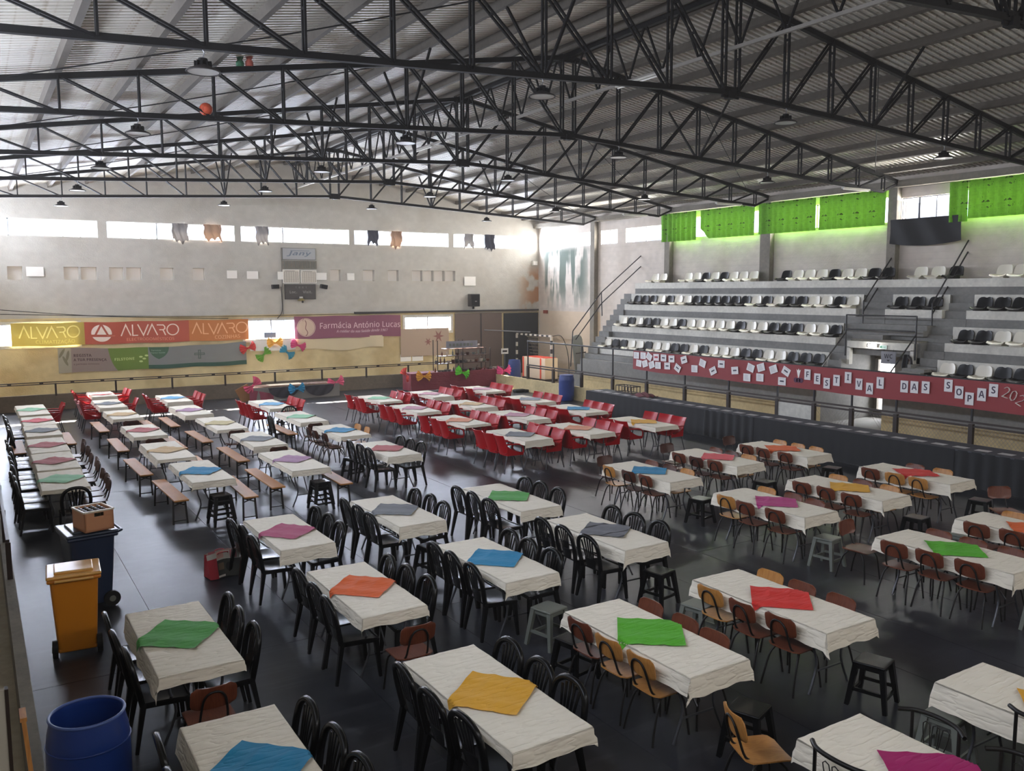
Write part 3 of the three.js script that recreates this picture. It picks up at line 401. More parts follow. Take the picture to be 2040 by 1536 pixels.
// stadium seats
{
  const proto = (m) => { const t = new THREE.Group();
    part('pan', mb().grid((u, v) => { const z = (u - 0.5) * 0.43, x = -0.2 + 0.4 * v; return [x, 0.09 + 0.04 * Math.pow(Math.abs(2 * u - 1), 3) - 0.02 * Math.sin(v * 3.1) - (v < 0.12 ? (0.12 - v) * 0.4 : 0), z]; }, 8, 6, 0.018).geo(), m, t);
    part('backrest', mb().grid((u, v) => { const w = 0.43 - 0.08 * Math.pow(v, 4); return [0.2 + 0.07 * v - 0.05 * Math.pow(Math.abs(2 * u - 1), 2), 0.09 + 0.28 * v - 0.03 * Math.pow(Math.abs(2 * u - 1), 6) * v, (u - 0.5) * w]; }, 8, 6, 0.016).geo(), m, t);
    part('foot', mb().rbox(0, 0.04, 0, 0.3, 0.08, 0.3, 0.02).geo(), m, t); return t; };
  const K = proto(M.seatBlack), Wt = proto(M.seatWhite);
  // rows of colour letters with their places along the bench; W white, K black
  const far0 = 'WKKWWKWWKKWKWWWKKWWKKK', far1 = 'WKWKKWWKWWWWWKWWKKKWWK', far2 = 'KKKWKWWKKKKKKWKWKKWWKW';
  const rowZ = (a, b, n) => Array.from({ length: n }, (_, k) => a + (b - a) * k / (n - 1));
  const put = (k, s, zs, where) => { for (let q = 0; q < s.length; q++) place(s[q] === 'K' ? K : Wt, 'stadium_seat', `${s[q] === 'K' ? 'black' : 'white'} plastic seat, ${ORD[q]} from the far end, ${where}`, 'seat', [BX[k] + (k === 3 ? 0.2 : 0.09), BY[k], zs[q]], 0, 'grandstand seats'); };
  put(0, far0, SEATZ[0], 'on the lowest bench before the doorway'); put(0, 'WKWKK', SEATZ[1], 'on the lowest bench past the doorway');
  put(1, far1, SEATZ[2], 'on the second bench before the doorway'); put(1, 'KKWW', SEATZ[3], 'on the second bench past the doorway');
  put(2, far2, SEATZ[4], 'on the third bench before the stairs'); put(2, 'KKK', SEATZ[5], 'on the third bench between the stairs'); put(2, 'KKK', SEATZ[6], 'on the third bench past the stairs');
  put(3, 'WWWWKWKWWWKWWWKWWKK', SEATZ[7], 'on the top row before the stairs'); put(3, 'WWK', SEATZ[8], 'on the top row between the stairs'); put(3, 'WW', SEATZ[9], 'on the top row past the stairs');
}
// green curtains and black cloth on the stand windows
{
  const C = (z0, z1, yb, folds, l, torn) => { const n = Math.round((z1 - z0) * 14); tag(mb().grid((u, v) => { const z = z0 + (z1 - z0) * u; let y = yb + (7.16 - yb) * v; if (torn) y += torn(u, v); return [XR - 0.26 + 0.03 * Math.sin(z * 23 + Math.sin(z * 5)) * (1.1 - 0.6 * v) * folds, y, z]; }, n, 10).build('curtain', M.green), l, 'curtain', null); };
  C(-27.3, -25.26, 6.05, 1.6, 'bunched green curtain at the far end of the curtain row'); C(-25.0, -22.27, 6.07, 0.7, 'green curtain with a torn lower corner beside the bunched one', (u, v) => (1 - v) * 0.42 * Math.max(0, 0.16 - u) * 6);
  C(-22.1, -19.62, 6.08, 0.7, 'green curtain crossing the wide concrete pillar'); C(-19.45, -16.98, 6.08, 0.7, 'green curtain ending beside the black window cloth'); C(-14.95, -14.4, 6.02, 1.8, 'narrow gathered green curtain overlapping the black cloth'); C(-14.38, -11.2, 6.1, 0.9, 'broad green curtain at the picture edge beyond the stairs');
  tag(mb().grid((u, v) => { const z = -16.8 + 2.28 * u; return [XR - 0.27 + 0.03 * Math.sin(u * 15 + v * 3), 5.4 + 0.82 * v - 0.1 * Math.pow(2 * u - 1, 2) * (1 - v) * -1, z]; }, 24, 10).build('black_cloth', M.skirt), 'black cloth hung below the uncurtained stand window', 'cloth');
  tag(mb().grid((u, v) => { const z = -16.62 + 1.7 * u; return [XR - 0.24, 6.2 + (0.46 + 0.16 * Math.pow(2 * Math.abs(u - 0.5), 2) * (u < 0.5 ? 1 : 0.6)) * v, z]; }, 24, 4).build('net_veil', M.veil), 'thin grey net sagging over the uncurtained stand window', 'net');
}
// rags in the far windows
[[6.95, 7.55, 'grey'], [8.18, 8.86, 'brown'], [10.26, 10.79, 'grey'], [15.23, 15.74, 'black'], [16.36, 16.9, 'brown'], [20.13, 20.64, 'grey'], [21.26, 21.82, 'black']].forEach(([a, b, c], k) => {
  tag(mb().grid((u, v) => { const x = a + (b - a) * u, e = 0.06 * Math.sin(u * 17 + k) + 0.05 * Math.sin(u * 7 + 2 * k); const hole = 0.12 * Math.sin(u * 3.14) * (k % 2 ? 1 : -0.4); return [x + 0.02 * Math.sin(v * 9 + k), 6.12 + (e + hole) * (1 - v) + (0.68 - 0.0) * v, ZF + 0.05 + 0.03 * Math.sin(u * 14 + v * 4 + k)]; }, 16, 10).build('window_rag', M['rag_' + c]), `${c} torn rag hanging in a far window, ${ORD[k]} of seven`, 'rag');
});
// ---------- furniture ----------
const chairP = {};
{ // black slatted plastic chair, faces +z
  const t = chairP.b = new THREE.Group();
  part('seat', mb().grid((u, v) => { const w = 0.42 + 0.06 * v; return [(u - 0.5) * w, 0.445 - 0.018 * Math.sin(v * 3.14) * (1 - Math.pow(2 * u - 1, 2)) - 0.02 * Math.pow(v, 6), 0.21 - 0.42 * (1 - v)]; }, 8, 8, -0.02).geo(), M.black, t);
  const ap = mb(); for (const s of [-1, 1]) ap.bar([s * 0.2, 0.415, -0.2], [s * 0.222, 0.41, 0.19], 0.014, 0.05); ap.bar([-0.2, 0.415, 0.2], [0.2, 0.415, 0.2], 0.014, 0.045); part('seat_rim', ap.geo(), M.black, t);
  const arch = [[-0.195, 0.42, -0.2], [-0.21, 0.55, -0.225], [-0.215, 0.68, -0.25], [-0.185, 0.80, -0.275], [-0.1, 0.865, -0.29], [0, 0.88, -0.293], [0.1, 0.865, -0.29], [0.185, 0.80, -0.275], [0.215, 0.68, -0.25], [0.21, 0.55, -0.225], [0.195, 0.42, -0.2]];
  part('back_frame', mb().tube(arch, 0.029, 26, 6).geo(), M.black, t);
  part('back_panel', mb().grid((u, v) => [(u - 0.5) * (0.17 + 0.05 * v), 0.44 + 0.13 * v, -0.205 - 0.025 * v + 0.01 * Math.pow(2 * u - 1, 2)], 4, 3, 0.012).geo(), M.black, t);
  for (let k = -2; k <= 2; k++) part('slat', mb().bar([k * 0.036, 0.55, -0.226], [k * 0.056, 0.855 - 0.012 * k * k, -0.285], 0.022, 0.009, V(0, 0, 1), 0.026).geo(), M.black, t);
  for (const s of [-1, 1]) { part('leg', mb().bar([s * 0.2, 0.43, 0.18], [s * 0.235, 0, 0.215], 0.058, 0.05, V(0, 0, 1), 0.03, 0.03).geo(), M.black, t); part('leg', mb().bar([s * 0.195, 0.44, -0.19], [s * 0.235, 0, -0.27], 0.058, 0.05, V(0, 0, 1), 0.03, 0.03).geo(), M.black, t); }
}
{ // red terrace chair with arms and steel legs
  const t = chairP.r = new THREE.Group();
  part('seat', mb().grid((u, v) => [(u - 0.5) * 0.46, 0.44 + 0.035 * Math.pow(Math.abs(2 * u - 1), 4) - 0.012 * Math.sin(v * 3.1), 0.22 - 0.44 * (1 - v)], 8, 6, -0.014).geo(), M.red, t);
  part('backrest', mb().grid((u, v) => { const w = 0.47 + 0.03 * v; return [(u - 0.5) * w, 0.40 + 0.46 * v + 0.012 * Math.pow(2 * u - 1, 2) * v, -0.2 - 0.13 * v - 0.03 * Math.pow(v, 4) + 0.06 * Math.pow(2 * u - 1, 2)]; }, 10, 6, 0.014).geo(), M.red, t);
  for (const s of [-1, 1]) {
    part('armrest', mb().tube([[s * 0.235, 0.66, -0.22], [s * 0.265, 0.665, -0.08], [s * 0.272, 0.655, 0.08], [s * 0.265, 0.6, 0.19], [s * 0.25, 0.46, 0.215]], 0.019, 14, 6).geo(), M.red, t);
    part('side_panel', mb().grid((u, v) => [s * (0.235 + 0.02 * v), 0.40 + (0.06 + 0.17 * Math.pow(1 - u, 2)) * v, -0.2 + 0.42 * u], 6, 3, 0.012).geo(), M.red, t);
    part('leg', mb().cyl([s * 0.205, 0.44, 0.16], [s * 0.245, 0, 0.225], 0.0125, 0.0125, 7).geo(), M.legGrey, t); part('leg', mb().cyl([s * 0.2, 0.44, -0.17], [s * 0.245, 0, -0.275], 0.0125, 0.0125, 7).geo(), M.legGrey, t);
  }
}
const ply = (w, h, curve) => (u, v) => { const r = 0.055, x = (u - 0.5) * w, y = (v - 0.5) * h, ex = Math.max(0, Math.abs(y) - h / 2 + r), k = w / 2 - (ex > 0 ? r - Math.sqrt(Math.max(0, r * r - ex * ex)) : 0); return [(u - 0.5) * 2 * k, y, curve * Math.pow(x / (w / 2), 2)]; };
function schoolChair(m) {
  const t = new THREE.Group(), f = ply(0.4, 0.39, -0.006), b = ply(0.38, 0.2, 0.03);
  part('seat', mb().grid((u, v) => { const q = f(u, v); return [q[0], 0.445 - q[2] - 0.025 * Math.pow(cl((q[1] - 0.1) / 0.1), 2), q[1] + 0.01]; }, 10, 10, -0.012).geo(), m, t);
  part('backrest', mb().grid((u, v) => { const q = b(u, v); return [q[0], 0.70 + q[1], -0.235 - 0.22 * q[1] + q[2]]; }, 10, 8, 0.012).geo(), m, t);
  part('back_hoop', mb().tube([[-0.13, 0.42, -0.06], [-0.12, 0.45, -0.165], [-0.105, 0.6, -0.225], [-0.085, 0.7, -0.252], [-0.04, 0.75, -0.262], [0.04, 0.75, -0.262], [0.085, 0.7, -0.252], [0.105, 0.6, -0.225], [0.12, 0.45, -0.165], [0.13, 0.42, -0.06]], 0.011, 30, 6).geo(), M.legDark, t);
  part('seat_frame', mb().tube([[-0.14, 0.42, -0.1], [-0.14, 0.42, 0.1], [0, 0.42, 0.13], [0.14, 0.42, 0.1], [0.14, 0.42, -0.1]], 0.01, 20, 5).geo(), M.legDark, t);
  for (const s of [-1, 1]) { part('leg', mb().tube([[s * 0.13, 0.42, 0.08], [s * 0.165, 0.36, 0.15], [s * 0.185, 0.15, 0.19], [s * 0.2, 0, 0.205]], 0.0115, 10, 6).geo(), M.legDark, t); part('leg', mb().tube([[s * 0.13, 0.42, -0.08], [s * 0.165, 0.35, -0.14], [s * 0.19, 0.14, -0.21], [s * 0.205, 0, -0.24]], 0.0115, 10, 6).geo(), M.legDark, t); }
  return t;
}
chairP.l = schoolChair(M.beech); chairP.m = schoolChair(M.brown); chairP.d = schoolChair(M.dark);
{ // bistro chair: bowed top rail, wire loops, round pale seat
  const t = chairP.i = new THREE.Group();
  part('seat', mb().lathe([[0, 0.43], [0.19, 0.43], [0.2, 0.45], [0.19, 0.468], [0, 0.472]], 28).geo(), M.seatPad, t); part('seat_ring', mb().add(new THREE.TorusGeometry(0.2, 0.012, 6, 28), M4([0, 0.45, 0], Math.PI / 2)).geo(), M.legDark, t);
  part('top_rail', mb().tube([[-0.27, 0.87, -0.16], [-0.17, 0.88, -0.235], [0, 0.885, -0.265], [0.17, 0.88, -0.235], [0.27, 0.87, -0.16]], 0.018, 20, 7).geo(), M.legDark, t);
  for (const s of [-1, 1]) { part('back_post', mb().cyl([s * 0.19, 0, -0.22], [s * 0.19, 0.875, -0.225], 0.014, 0.014, 7).geo(), M.legDark, t); part('leg', mb().cyl([s * 0.15, 0.44, 0.12], [s * 0.18, 0, 0.17], 0.013, 0.011, 7).geo(), M.legDark, t); }
  for (let k = -1; k <= 1; k++) part('wire_loop', mb().tube([[k * 0.02 - 0.006, 0.47, -0.19], [k * 0.075 - 0.028, 0.76, -0.235], [k * 0.08 - 0.02, 0.82, -0.243], [k * 0.08 + 0.02, 0.82, -0.243], [k * 0.075 + 0.028, 0.76, -0.235], [k * 0.02 + 0.006, 0.47, -0.19]], 0.0045, 22, 5).geo(), M.legDark, t);
}
function stool(m) {
  const t = new THREE.Group(); part('seat', mb().rbox(0, 0.435, 0, 0.31, 0.03, 0.31, 0.014, 2).rbox(0, 0.4, 0, 0.27, 0.06, 0.27, 0.012).geo(), m, t);
  for (const a of [-1, 1]) for (const b of [-1, 1]) part('leg', mb().bar([a * 0.125, 0.42, b * 0.125], [a * 0.185, 0, b * 0.185], 0.055, 0.055, V(0, 0, 1), 0.04, 0.04).geo(), m, t);
  for (const a of [-1, 1]) { part('rung', mb().bar([-0.165, 0.13, a * 0.165], [0.165, 0.13, a * 0.165], 0.02, 0.035).geo(), m, t); part('rung', mb().bar([a * 0.16, 0.17, -0.16], [a * 0.16, 0.17, 0.16], 0.02, 0.035).geo(), m, t); }
  return t;
}
const stoolP = { k: stool(M.black), g: stool(M.stoolGrey) };
const benchP = (() => {
  const t = new THREE.Group(); part('seat_plank', mb().rbox(0, 0.455, 0, 0.25, 0.03, 2.0, 0.008).geo(), M.plank, t);
  for (const s of [-1, 1]) { part('leg_frame', mb().bar([-0.1, 0.44, s * 0.78], [-0.12, 0, s * 0.82], 0.03, 0.03).bar([0.1, 0.44, s * 0.78], [0.12, 0, s * 0.82], 0.03, 0.03).bar([-0.1, 0.4, s * 0.785], [0.1, 0.4, s * 0.785], 0.025, 0.03).bar([-0.1, 0.33, s * 0.79], [0.1, 0.40, s * 0.785], 0.012, 0.02).bar([-0.1, 0.4, s * 0.785], [0.1, 0.33, s * 0.79], 0.012, 0.02).bar([-0.12, 0.06, s * 0.815], [0.12, 0.06, s * 0.815], 0.012, 0.015).geo(), M.legDark, t); part('brace', mb().bar([0, 0.39, s * 0.785], [0, 0.44, s * 0.42], 0.015, 0.02).geo(), M.legDark, t); }
  return t;
})();
function tableProto(L, W = 0.7) {
  const t = new THREE.Group(); part('tabletop', mb().rbox(0, 0.727, 0, W, 0.03, L, 0.01).geo(), M.top, t);
  for (const s of [-1, 1]) { const z = s * (L / 2 - 0.28); for (const q of [-1, 1]) part('leg', mb().tube([[q * W * 0.33, 0.71, z], [q * W * 0.34, 0.5, z + s * 0.02], [q * W * 0.27, 0.3, z + s * 0.03], [q * W * 0.42, 0.02, z + s * 0.04], [q * W * 0.43, 0, z + s * 0.04]], 0.0135, 12, 6).geo(), M.legGrey, t); part('stretcher', mb().bar([-W * 0.3, 0.22, z + s * 0.03], [W * 0.3, 0.22, z + s * 0.03], 0.016, 0.016).geo(), M.legGrey, t); part('brace', mb().bar([0, 0.7, z - s * 0.35], [0, 0.28, z + s * 0.02], 0.014, 0.014).geo(), M.legGrey, t); }
  return t;
}
const tabP = {}, clothP = {}, tableOf = (L) => tabP[L] || (tabP[L] = tableProto(L));
function clothGeo(L, ov, sd) { // paper cloth over a 0.7 m wide top: ov = overhang at -x, +x, far, near
  const W = 0.72, hx = W / 2 + 0.006, hz = L / 2 + 0.006, x0 = -hx - ov[0], x1 = hx + ov[1], z0 = -hz - ov[2], z1 = hz + ov[3], nu = 26, nv = 44;
  const sn = (x) => Math.sin(x * 9.1 + sd) * 0.5 + Math.sin(x * 17.3 + 2 * sd) * 0.5;
  const steps = (a, b, lo, hi, n) => { const s = []; for (let k = 0; k <= n; k++) s.push(lo + (hi - lo) * k / n); return s; };
  const ux = [x0, ...(ov[0] > 0.08 ? [x0 + ov[0] * 0.5] : []), -hx - 0.012, -hx, ...steps(0, 0, -hx + 0.015, hx - 0.015, 12), hx, hx + 0.012, ...(ov[1] > 0.08 ? [x1 - ov[1] * 0.5] : []), x1];
  const uz = [z0, ...(ov[2] > 0.08 ? [z0 + ov[2] * 0.5] : []), -hz - 0.012, -hz, ...steps(0, 0, -hz + 0.015, hz - 0.015, Math.round(L * 14)), hz, hz + 0.012, ...(ov[3] > 0.08 ? [z1 - ov[3] * 0.5] : []), z1];
  const m = mb(); m.grid((u, v) => {
    const a = ux[Math.round(u * (ux.length - 1))], b = uz[Math.round(v * (uz.length - 1))];
    const ox = Math.max(0, Math.abs(a) - hx), oz = Math.max(0, Math.abs(b) - hz), sx = Math.sign(a), sz = Math.sign(b);
    let x = sx * Math.min(Math.abs(a), hx), z = sz * Math.min(Math.abs(b), hz), y = 0.7475;
    if (ox || oz) {
      const drop = Math.max(ox, oz) + 0.35 * Math.min(ox, oz), fl = 0.16 * drop + 0.012 * sn(ox > oz ? b : a) * Math.min(1, drop * 8);
      if (ox >= oz) { x += sx * (0.006 + fl); z += sz * oz * 0.45; } else { z += sz * (0.006 + fl); x += sx * ox * 0.45; }
      y -= drop * 0.97 * (1 + 0.06 * sn((ox > oz ? b : a) * 1.3));
    } else y += 0.0022 * (sn(a * 3 + b) + sn(b * 2.2 - a * 2));
    return [x, y, z];
  }, ux.length - 1, uz.length - 1);
  return m.geo();
}
function napkinGeo(ang, side, sd) { // folded-out paper square lying on the cloth; corners past the long edges hang down
  const c = Math.cos(ang), s = Math.sin(ang), hx = 0.375;
  return mb().grid((u, v) => {
    const p = (u - 0.5) * side, q = (v - 0.5) * side * 1.02; let x = p * c - q * s, z = p * s + q * c; let y = 0.7545 + 0.002 + 0.011 * (1 - Math.abs(Math.sin(u * 9.42))) * (0.6 + 0.4 * Math.sin(v * 5 + sd)) + 0.009 * (1 - Math.abs(Math.sin(v * 6.28 + 1.57)));
    const o = Math.abs(x) - hx; if (o > 0) { x = Math.sign(x) * (hx + 0.012 + 0.2 * o); y = 0.7545 - o * 0.96; } return [x, y, z];
  }, 36, 24).geo();
}
const NAP = { green: 0x4f9a45, lime: 0x52a81f, blue: 0x1d7fa8, rose: 0xad4d6c, pink: 0xb23a78, magenta: 0xa3185f, orange: 0xd65f22, yellow: 0xd9a02b, grey: 0x747578, red: 0xcf2b22, salmon: 0xd9565a, tan: 0xc9a878, pale: 0x8fc49a, brick: 0xb05a58, blush: 0xc08a98, peach: 0xd8906c, mauve: 0xa9809c, straw: 0xc2b283, sky: 0x5f9fc4, ash: 0x8d9096 };  // blush, peach, mauve, straw and sky have the far glare washed into their colours
const napMat = {}; for (const k in NAP) napMat[k] = mat(NAP[k], 0.85, { bumpMap: clothBump, bumpScale: 0.008, side: THREE.DoubleSide });
const napGeos = [napkinGeo(Math.PI / 4, 0.62, 0.4), napkinGeo(Math.PI / 4 + 0.1, 0.62, 1.7), napkinGeo(Math.PI / 4 - 0.12, 0.64, 2.6)];
// name, x, z, length, napkin, where (completes «table …»), aisle-side seats, stand-side seats, seat offset, cloth overhangs
const TB = [
  ['pale', 1.32, -28.2, 2.4, 'end table of the aisle row, close to the far wall', '', 'rr', 0.5], ['salmon', 1.33, -25.67, 1.8, 'second table of the aisle row from the far wall', 'bbb', '', 0.46], ['grey', 1.3, -23.8, 1.83, 'third table of the aisle row from the far wall', 'bbb', '', 0.38],
  ['brick', 1.26, -21.45, 2.0, 'fourth table of the aisle row from the far wall', 'bbb', 'ddd', 0.46], ['brick', 1.25, -19.35, 2.0, 'fifth table of the aisle row from the far wall', 'bbbb', 'ddd', 0.46], ['pale', 1.22, -17.3, 1.75, 'sixth table of the aisle row, above the waste bins', 'bbb', 'ddd', 0.46],
  ['salmon', 3.5, -31.3, 1.5, 'sunlit table among red chairs at the far parapet', 'rrr', 'rr', 0.5], ['grey', 3.38, -28.5, 2.1, 'second table of the first bench row', 'rrr', 'r', 0.5], ['tan', 3.38, -25.75, 1.9, 'third table of the first bench row', 'n', 'n', 0.6], ['brick', 3.4, -22.45, 1.95, 'fourth table of the first bench row', 'n', 'n', 0.6], ['tan', 3.37, -19.35, 2.2, 'fifth table of the first bench row', 'n', 'n', 0.6], ['blue', 3.5, -16.75, 2.05, 'front table of the first bench row', 'n', 'n', 0.58],
  ['sky', 5.3, -28.85, 2.1, 'far table of the second bench row, with red chairs', 'rrr', 'rrr', 0.5], ['mauve', 5.15, -25.65, 2.2, 'second table of the second bench row', 'n', '', 0.6], ['straw', 5.28, -22.65, 2.35, 'third table of the second bench row', 'n', 'n', 0.58], ['grey', 5.42, -19.75, 2.05, 'fourth table of the second bench row', 'n', 'n', 0.6], ['mauve', 5.3, -16.85, 2.2, 'front table of the second bench row', 'n', 'n', 0.6],
  ['sky', 7.48, -25.7, 2.2, 'far table of the middle row, with red chairs', 'rrr', 'rrr', 0.5], ['pale', 7.38, -22.65, 2.2, 'middle-row table with one wooden bench', 'n', '', 0.55], ['blue', 7.46, -19.87, 1.88, 'middle-row table with school chairs', 'ddd', 'll', 0.38], ['brick', 7.4, -17.0, 1.85, 'middle-row table among black chairs', 'bbb', 'bbb', 0.3],
  ['pale', 10.75, -25.2, 1.83, 'aisle end of the back row of the red block', 'rrr', 'rrr', 0.5], ['blush', 12.64, -25.4, 1.83, 'middle of the back row of the red block', 'rrr', 'rrr', 0.5], ['blush', 14.77, -25.7, 1.83, 'stand end of the back row of the red block', 'rrr', 'rrr', 0.5],
  ['blush', 10.69, -22.5, 1.86, 'aisle end of the third row of the red block', 'rrr', 'rrr', 0.5], ['tan', 12.5, -22.45, 1.86, 'middle of the third row of the red block', 'rrr', 'rrr', 0.5], ['ash', 14.6, -22.5, 1.86, 'stand end of the third row of the red block', 'rrr', 'rrr', 0.5],
  ['peach', 10.68, -19.75, 1.86, 'aisle end of the second row of the red block', 'rrr', 'rrr', 0.5], ['blush', 12.45, -19.7, 1.95, 'middle of the second row of the red block', 'rrr', 'rrr', 0.5], ['blue', 14.56, -19.9, 1.86, 'stand end of the second row of the red block', 'rrr', 'rrr', 0.55],
  ['grey', 10.75, -17.0, 1.75, 'aisle end of the front row of the red block', 'rrr', 'rrr', 0.5], ['peach', 12.47, -16.95, 1.83, 'middle of the front row of the red block', 'rrr', 'rrr', 0.5], ['yellow', 14.48, -16.95, 1.83, 'stand end of the front row of the red block', 'rr', 'rrr', 0.55],
  ['blue', 10.6, -12.15, 1.85, 'back-row table of the school chair block, aisle end', 'ldm', 'mdl', 0.28], ['salmon', 12.62, -12.5, 1.83, 'back-row table of the school chair block, middle', 'mdm', 'mdl', 0.28], ['orange', 14.48, -12.38, 1.83, 'back-row table of the school chair block, stand end', 'mmm', 'lll', 0.28],
  ['pink', 10.67, -9.3, 1.86, 'centre-row table of the school chair block, aisle end', 'lmm', 'lmm', 0.28], ['yellow', 12.52, -9.33, 1.86, 'centre-row table of the school chair block, middle', 'mmm', 'lml', 0.28], ['red', 14.55, -9.4, 1.8, 'centre-row table of the school chair block, stand end', 'mll', 'ml', 0.28],
  ['lime', 10.66, -6.25, 1.84, 'front-row table of the school chair block, aisle end', 'mmm', 'mmm', 0.28], ['orange', 12.5, -6.2, 1.9, 'front-row table cut by the picture edge', 'mmm', 'llm', 0.28],
  ['green', 1.56, -8.68, 1.78, 'black-chair table beside the yellow bin', 'bbb', 'bbb', 0.28], ['blue', 1.54, -5.85, 1.83, 'black-chair table beside the open blue barrel', 'bbb', 'bbb', 0.28], ['rose', 3.6, -11.8, 1.76, 'black-chair table beside the shopping bag', 'bbb', 'bbb', 0.33], ['grey', 5.38, -12.05, 1.83, 'plain grey back-row table among black chairs', 'bbb', 'bbb', 0.33],
  ['orange', 3.61, -9.02, 1.75, 'centre-row table among black chairs', 'bbb', 'bbb', 0.3], ['yellow', 3.52, -6.02, 1.85, 'front table among black chairs', 'bbb', 'bbb', 0.26], ['green', 7.32, -11.86, 1.85, 'back-row table among black chairs, toward the stand', 'bbb', 'bbb', 0.36], ['blue', 5.42, -9.16, 1.76, 'centre-row table among black chairs, toward the stand', 'bbb', 'bbb', 0.3], ['grey', 7.38, -9.42, 1.78, 'striped-napkin table among black chairs', 'bbb', 'bbb', 0.36],
  ['lime', 5.48, -6.25, 1.85, 'front table with beech school chairs', 'mll', 'mmm', 0.26], ['red', 7.32, -6.27, 1.87, 'bright red front table with school chairs', 'lmm', 'lmm', 0.28], ['yellow', 7.22, -3.22, 1.83, 'half-seen table with a bistro chair', 'i', 'i', 0.35], ['magenta', 5.45, -3.2, 1.84, 'table among bistro chairs at the picture foot', 'ii', 'ii', 0.33],
];
const KN = { b: ['plastic_chair', 'black plastic chair'], r: ['terrace_chair', 'red armchair'], l: ['school_chair', 'beech school chair'], m: ['school_chair', 'brown school chair'], d: ['school_chair', 'dark school chair'], i: ['bistro_chair', 'black bistro chair'] };
const POSN = { 1: ['alone'], 2: ['first', 'last'], 3: ['first', 'middle', 'last'], 4: ['first', 'second', 'third', 'last'] };
TB.forEach(([nap, x, z, L, where, A, S, off], k) => {
  const first = k < 21, front = k > 40, g = k === 49;
  place(tableOf(L), 'folding_table', `folding table, ${where}`, 'table', [x, 0, z], rr(-0.012, 0.012), 'set tables');
  const ov = k > 32 && k < 41 || k > 48 ? [0.16 + rr(0, 0.06), rr(0.05, 0.1), 0.06, rr(0.14, 0.2)] : k > 40 ? [rr(0.06, 0.14), rr(0.03, 0.08), 0.04, rr(0.1, 0.2)] : [rr(0.08, 0.16), rr(0.04, 0.1), rr(0.03, 0.06), rr(0.05, 0.16)];
  if (k === 41 || k === 42) ov[0] = 0.2;
  const c = new THREE.Mesh(clothGeo(L, ov, k * 1.7), M.cloth); c.name = numbered('tablecloth'); c.position.set(x, 0, z); c.rotation.y = rr(-0.012, 0.012); scene.add(c); shade(c); tag(c, `cream paper cloth, ${where}`, 'tablecloth', 'paper tablecloths');
  const n = new THREE.Mesh(napGeos[k % 3], g ? M.napStriped : napMat[nap]); n.name = numbered('paper_napkin'); n.position.set(x + rr(-0.02, 0.02), 0, z + rr(-0.04, 0.06)); n.rotation.y = rr(-0.0, 0.0) ; scene.add(n); shade(n); tag(n, `${g ? 'dark-lined grey' : nap} paper square, ${where}`, 'napkin', 'paper squares on the tables');
  [[A, -1, 'aisle'], [S, 1, 'stand']].forEach(([s, d, sd]) => {
    if (s === 'n') { place(benchP, 'bench', `wooden bench, ${sd} side, ${where}`, 'bench', [x + d * off, 0, z + (d < 0 ? 0.05 : 0.45)], rr(-0.03, 0.03), 'folding benches'); return; }
    const gap = Math.min(0.5, (L - 0.45) / Math.max(1, s.length - 1)); [...s].forEach((t, q) => {
      const zz = z + (k === 3 ? 0.6 : k === 4 ? 0.4 : k === 5 ? 0.2 : 0) * (d > 0 ? 1 : 0.5) - 0.06 + (q - (s.length - 1) / 2) * (t === 'i' ? 0.75 : gap) + rr(-0.04, 0.04) + (s.length === 1 ? 0.1 : 0), pos = s.length === 1 ? '' : ' ' + POSN[s.length][q];
      place(chairP[t], KN[t][0], `${KN[t][1]}${pos}, ${sd} side, ${where}`, 'chair', [x + d * (off + rr(-0.03, 0.04)), 0, zz], -d * Math.PI / 2 + rr(-0.07, 0.07), 'chairs at the set tables');
    });
  });
});
// chairs at table ends and chairs standing apart
for (const [t, x, z, r, l] of [['m', 1.55, -7.5, Math.PI, 'brown school chair turned to the near end of the table by the yellow bin'], ['m', 3.6, -7.8, Math.PI, 'reddish school chair at the near end of the orange-napkin table among black chairs'], ['l', 5.15, -4.55, 1.2, 'beech school chair standing apart before the magenta-napkin table'], ['m', 10.55, -7.6, 0.1, 'brown school chair at the far end of the lime-napkin table'],
  ['d', 10.62, -13.35, 0, 'dark school chair at the far end of the blue-napkin table'], ['d', 12.63, -13.75, 0, 'dark school chair at the far end of the salmon-napkin table'], ['d', 14.45, -13.7, 0, 'dark school chair at the far end of the orange-napkin table by the skirting'], ['m', 14.4, -7.65, -0.6, 'brown school chair standing apart before the black skirting'],
  ['b', 7.45, -24.15, Math.PI, 'black plastic chair between the two far tables of the middle row'], ['d', 7.2, -21.2, Math.PI, 'dark school chair between the bench table and the school-chair table'], ['b', 6.72, -22.3, Math.PI / 2, 'black plastic chair beside the single wooden bench'], ['d', 3.34, -24.2, Math.PI, 'dark school chair between third and fourth tables of the first bench row'], ['d', 3.36, -20.95, Math.PI, 'dark school chair between fourth and fifth tables of the first bench row'],
  ['d', 5.24, -21.15, Math.PI, 'dark school chair between third and fourth tables of the second bench row'], ['d', 5.42, -18.4, Math.PI, 'dark school chair between fourth and front tables of the second bench row'], ['b', 1.3, -16.05, Math.PI, 'black plastic chair at the near end of the aisle row'], ['i', 8.0, -3.6, -1.2, 'black bistro chair cut by the picture corner']]) place(chairP[t], KN[t][0], l, 'chair', [x, 0, z], r, 'chairs at table ends');
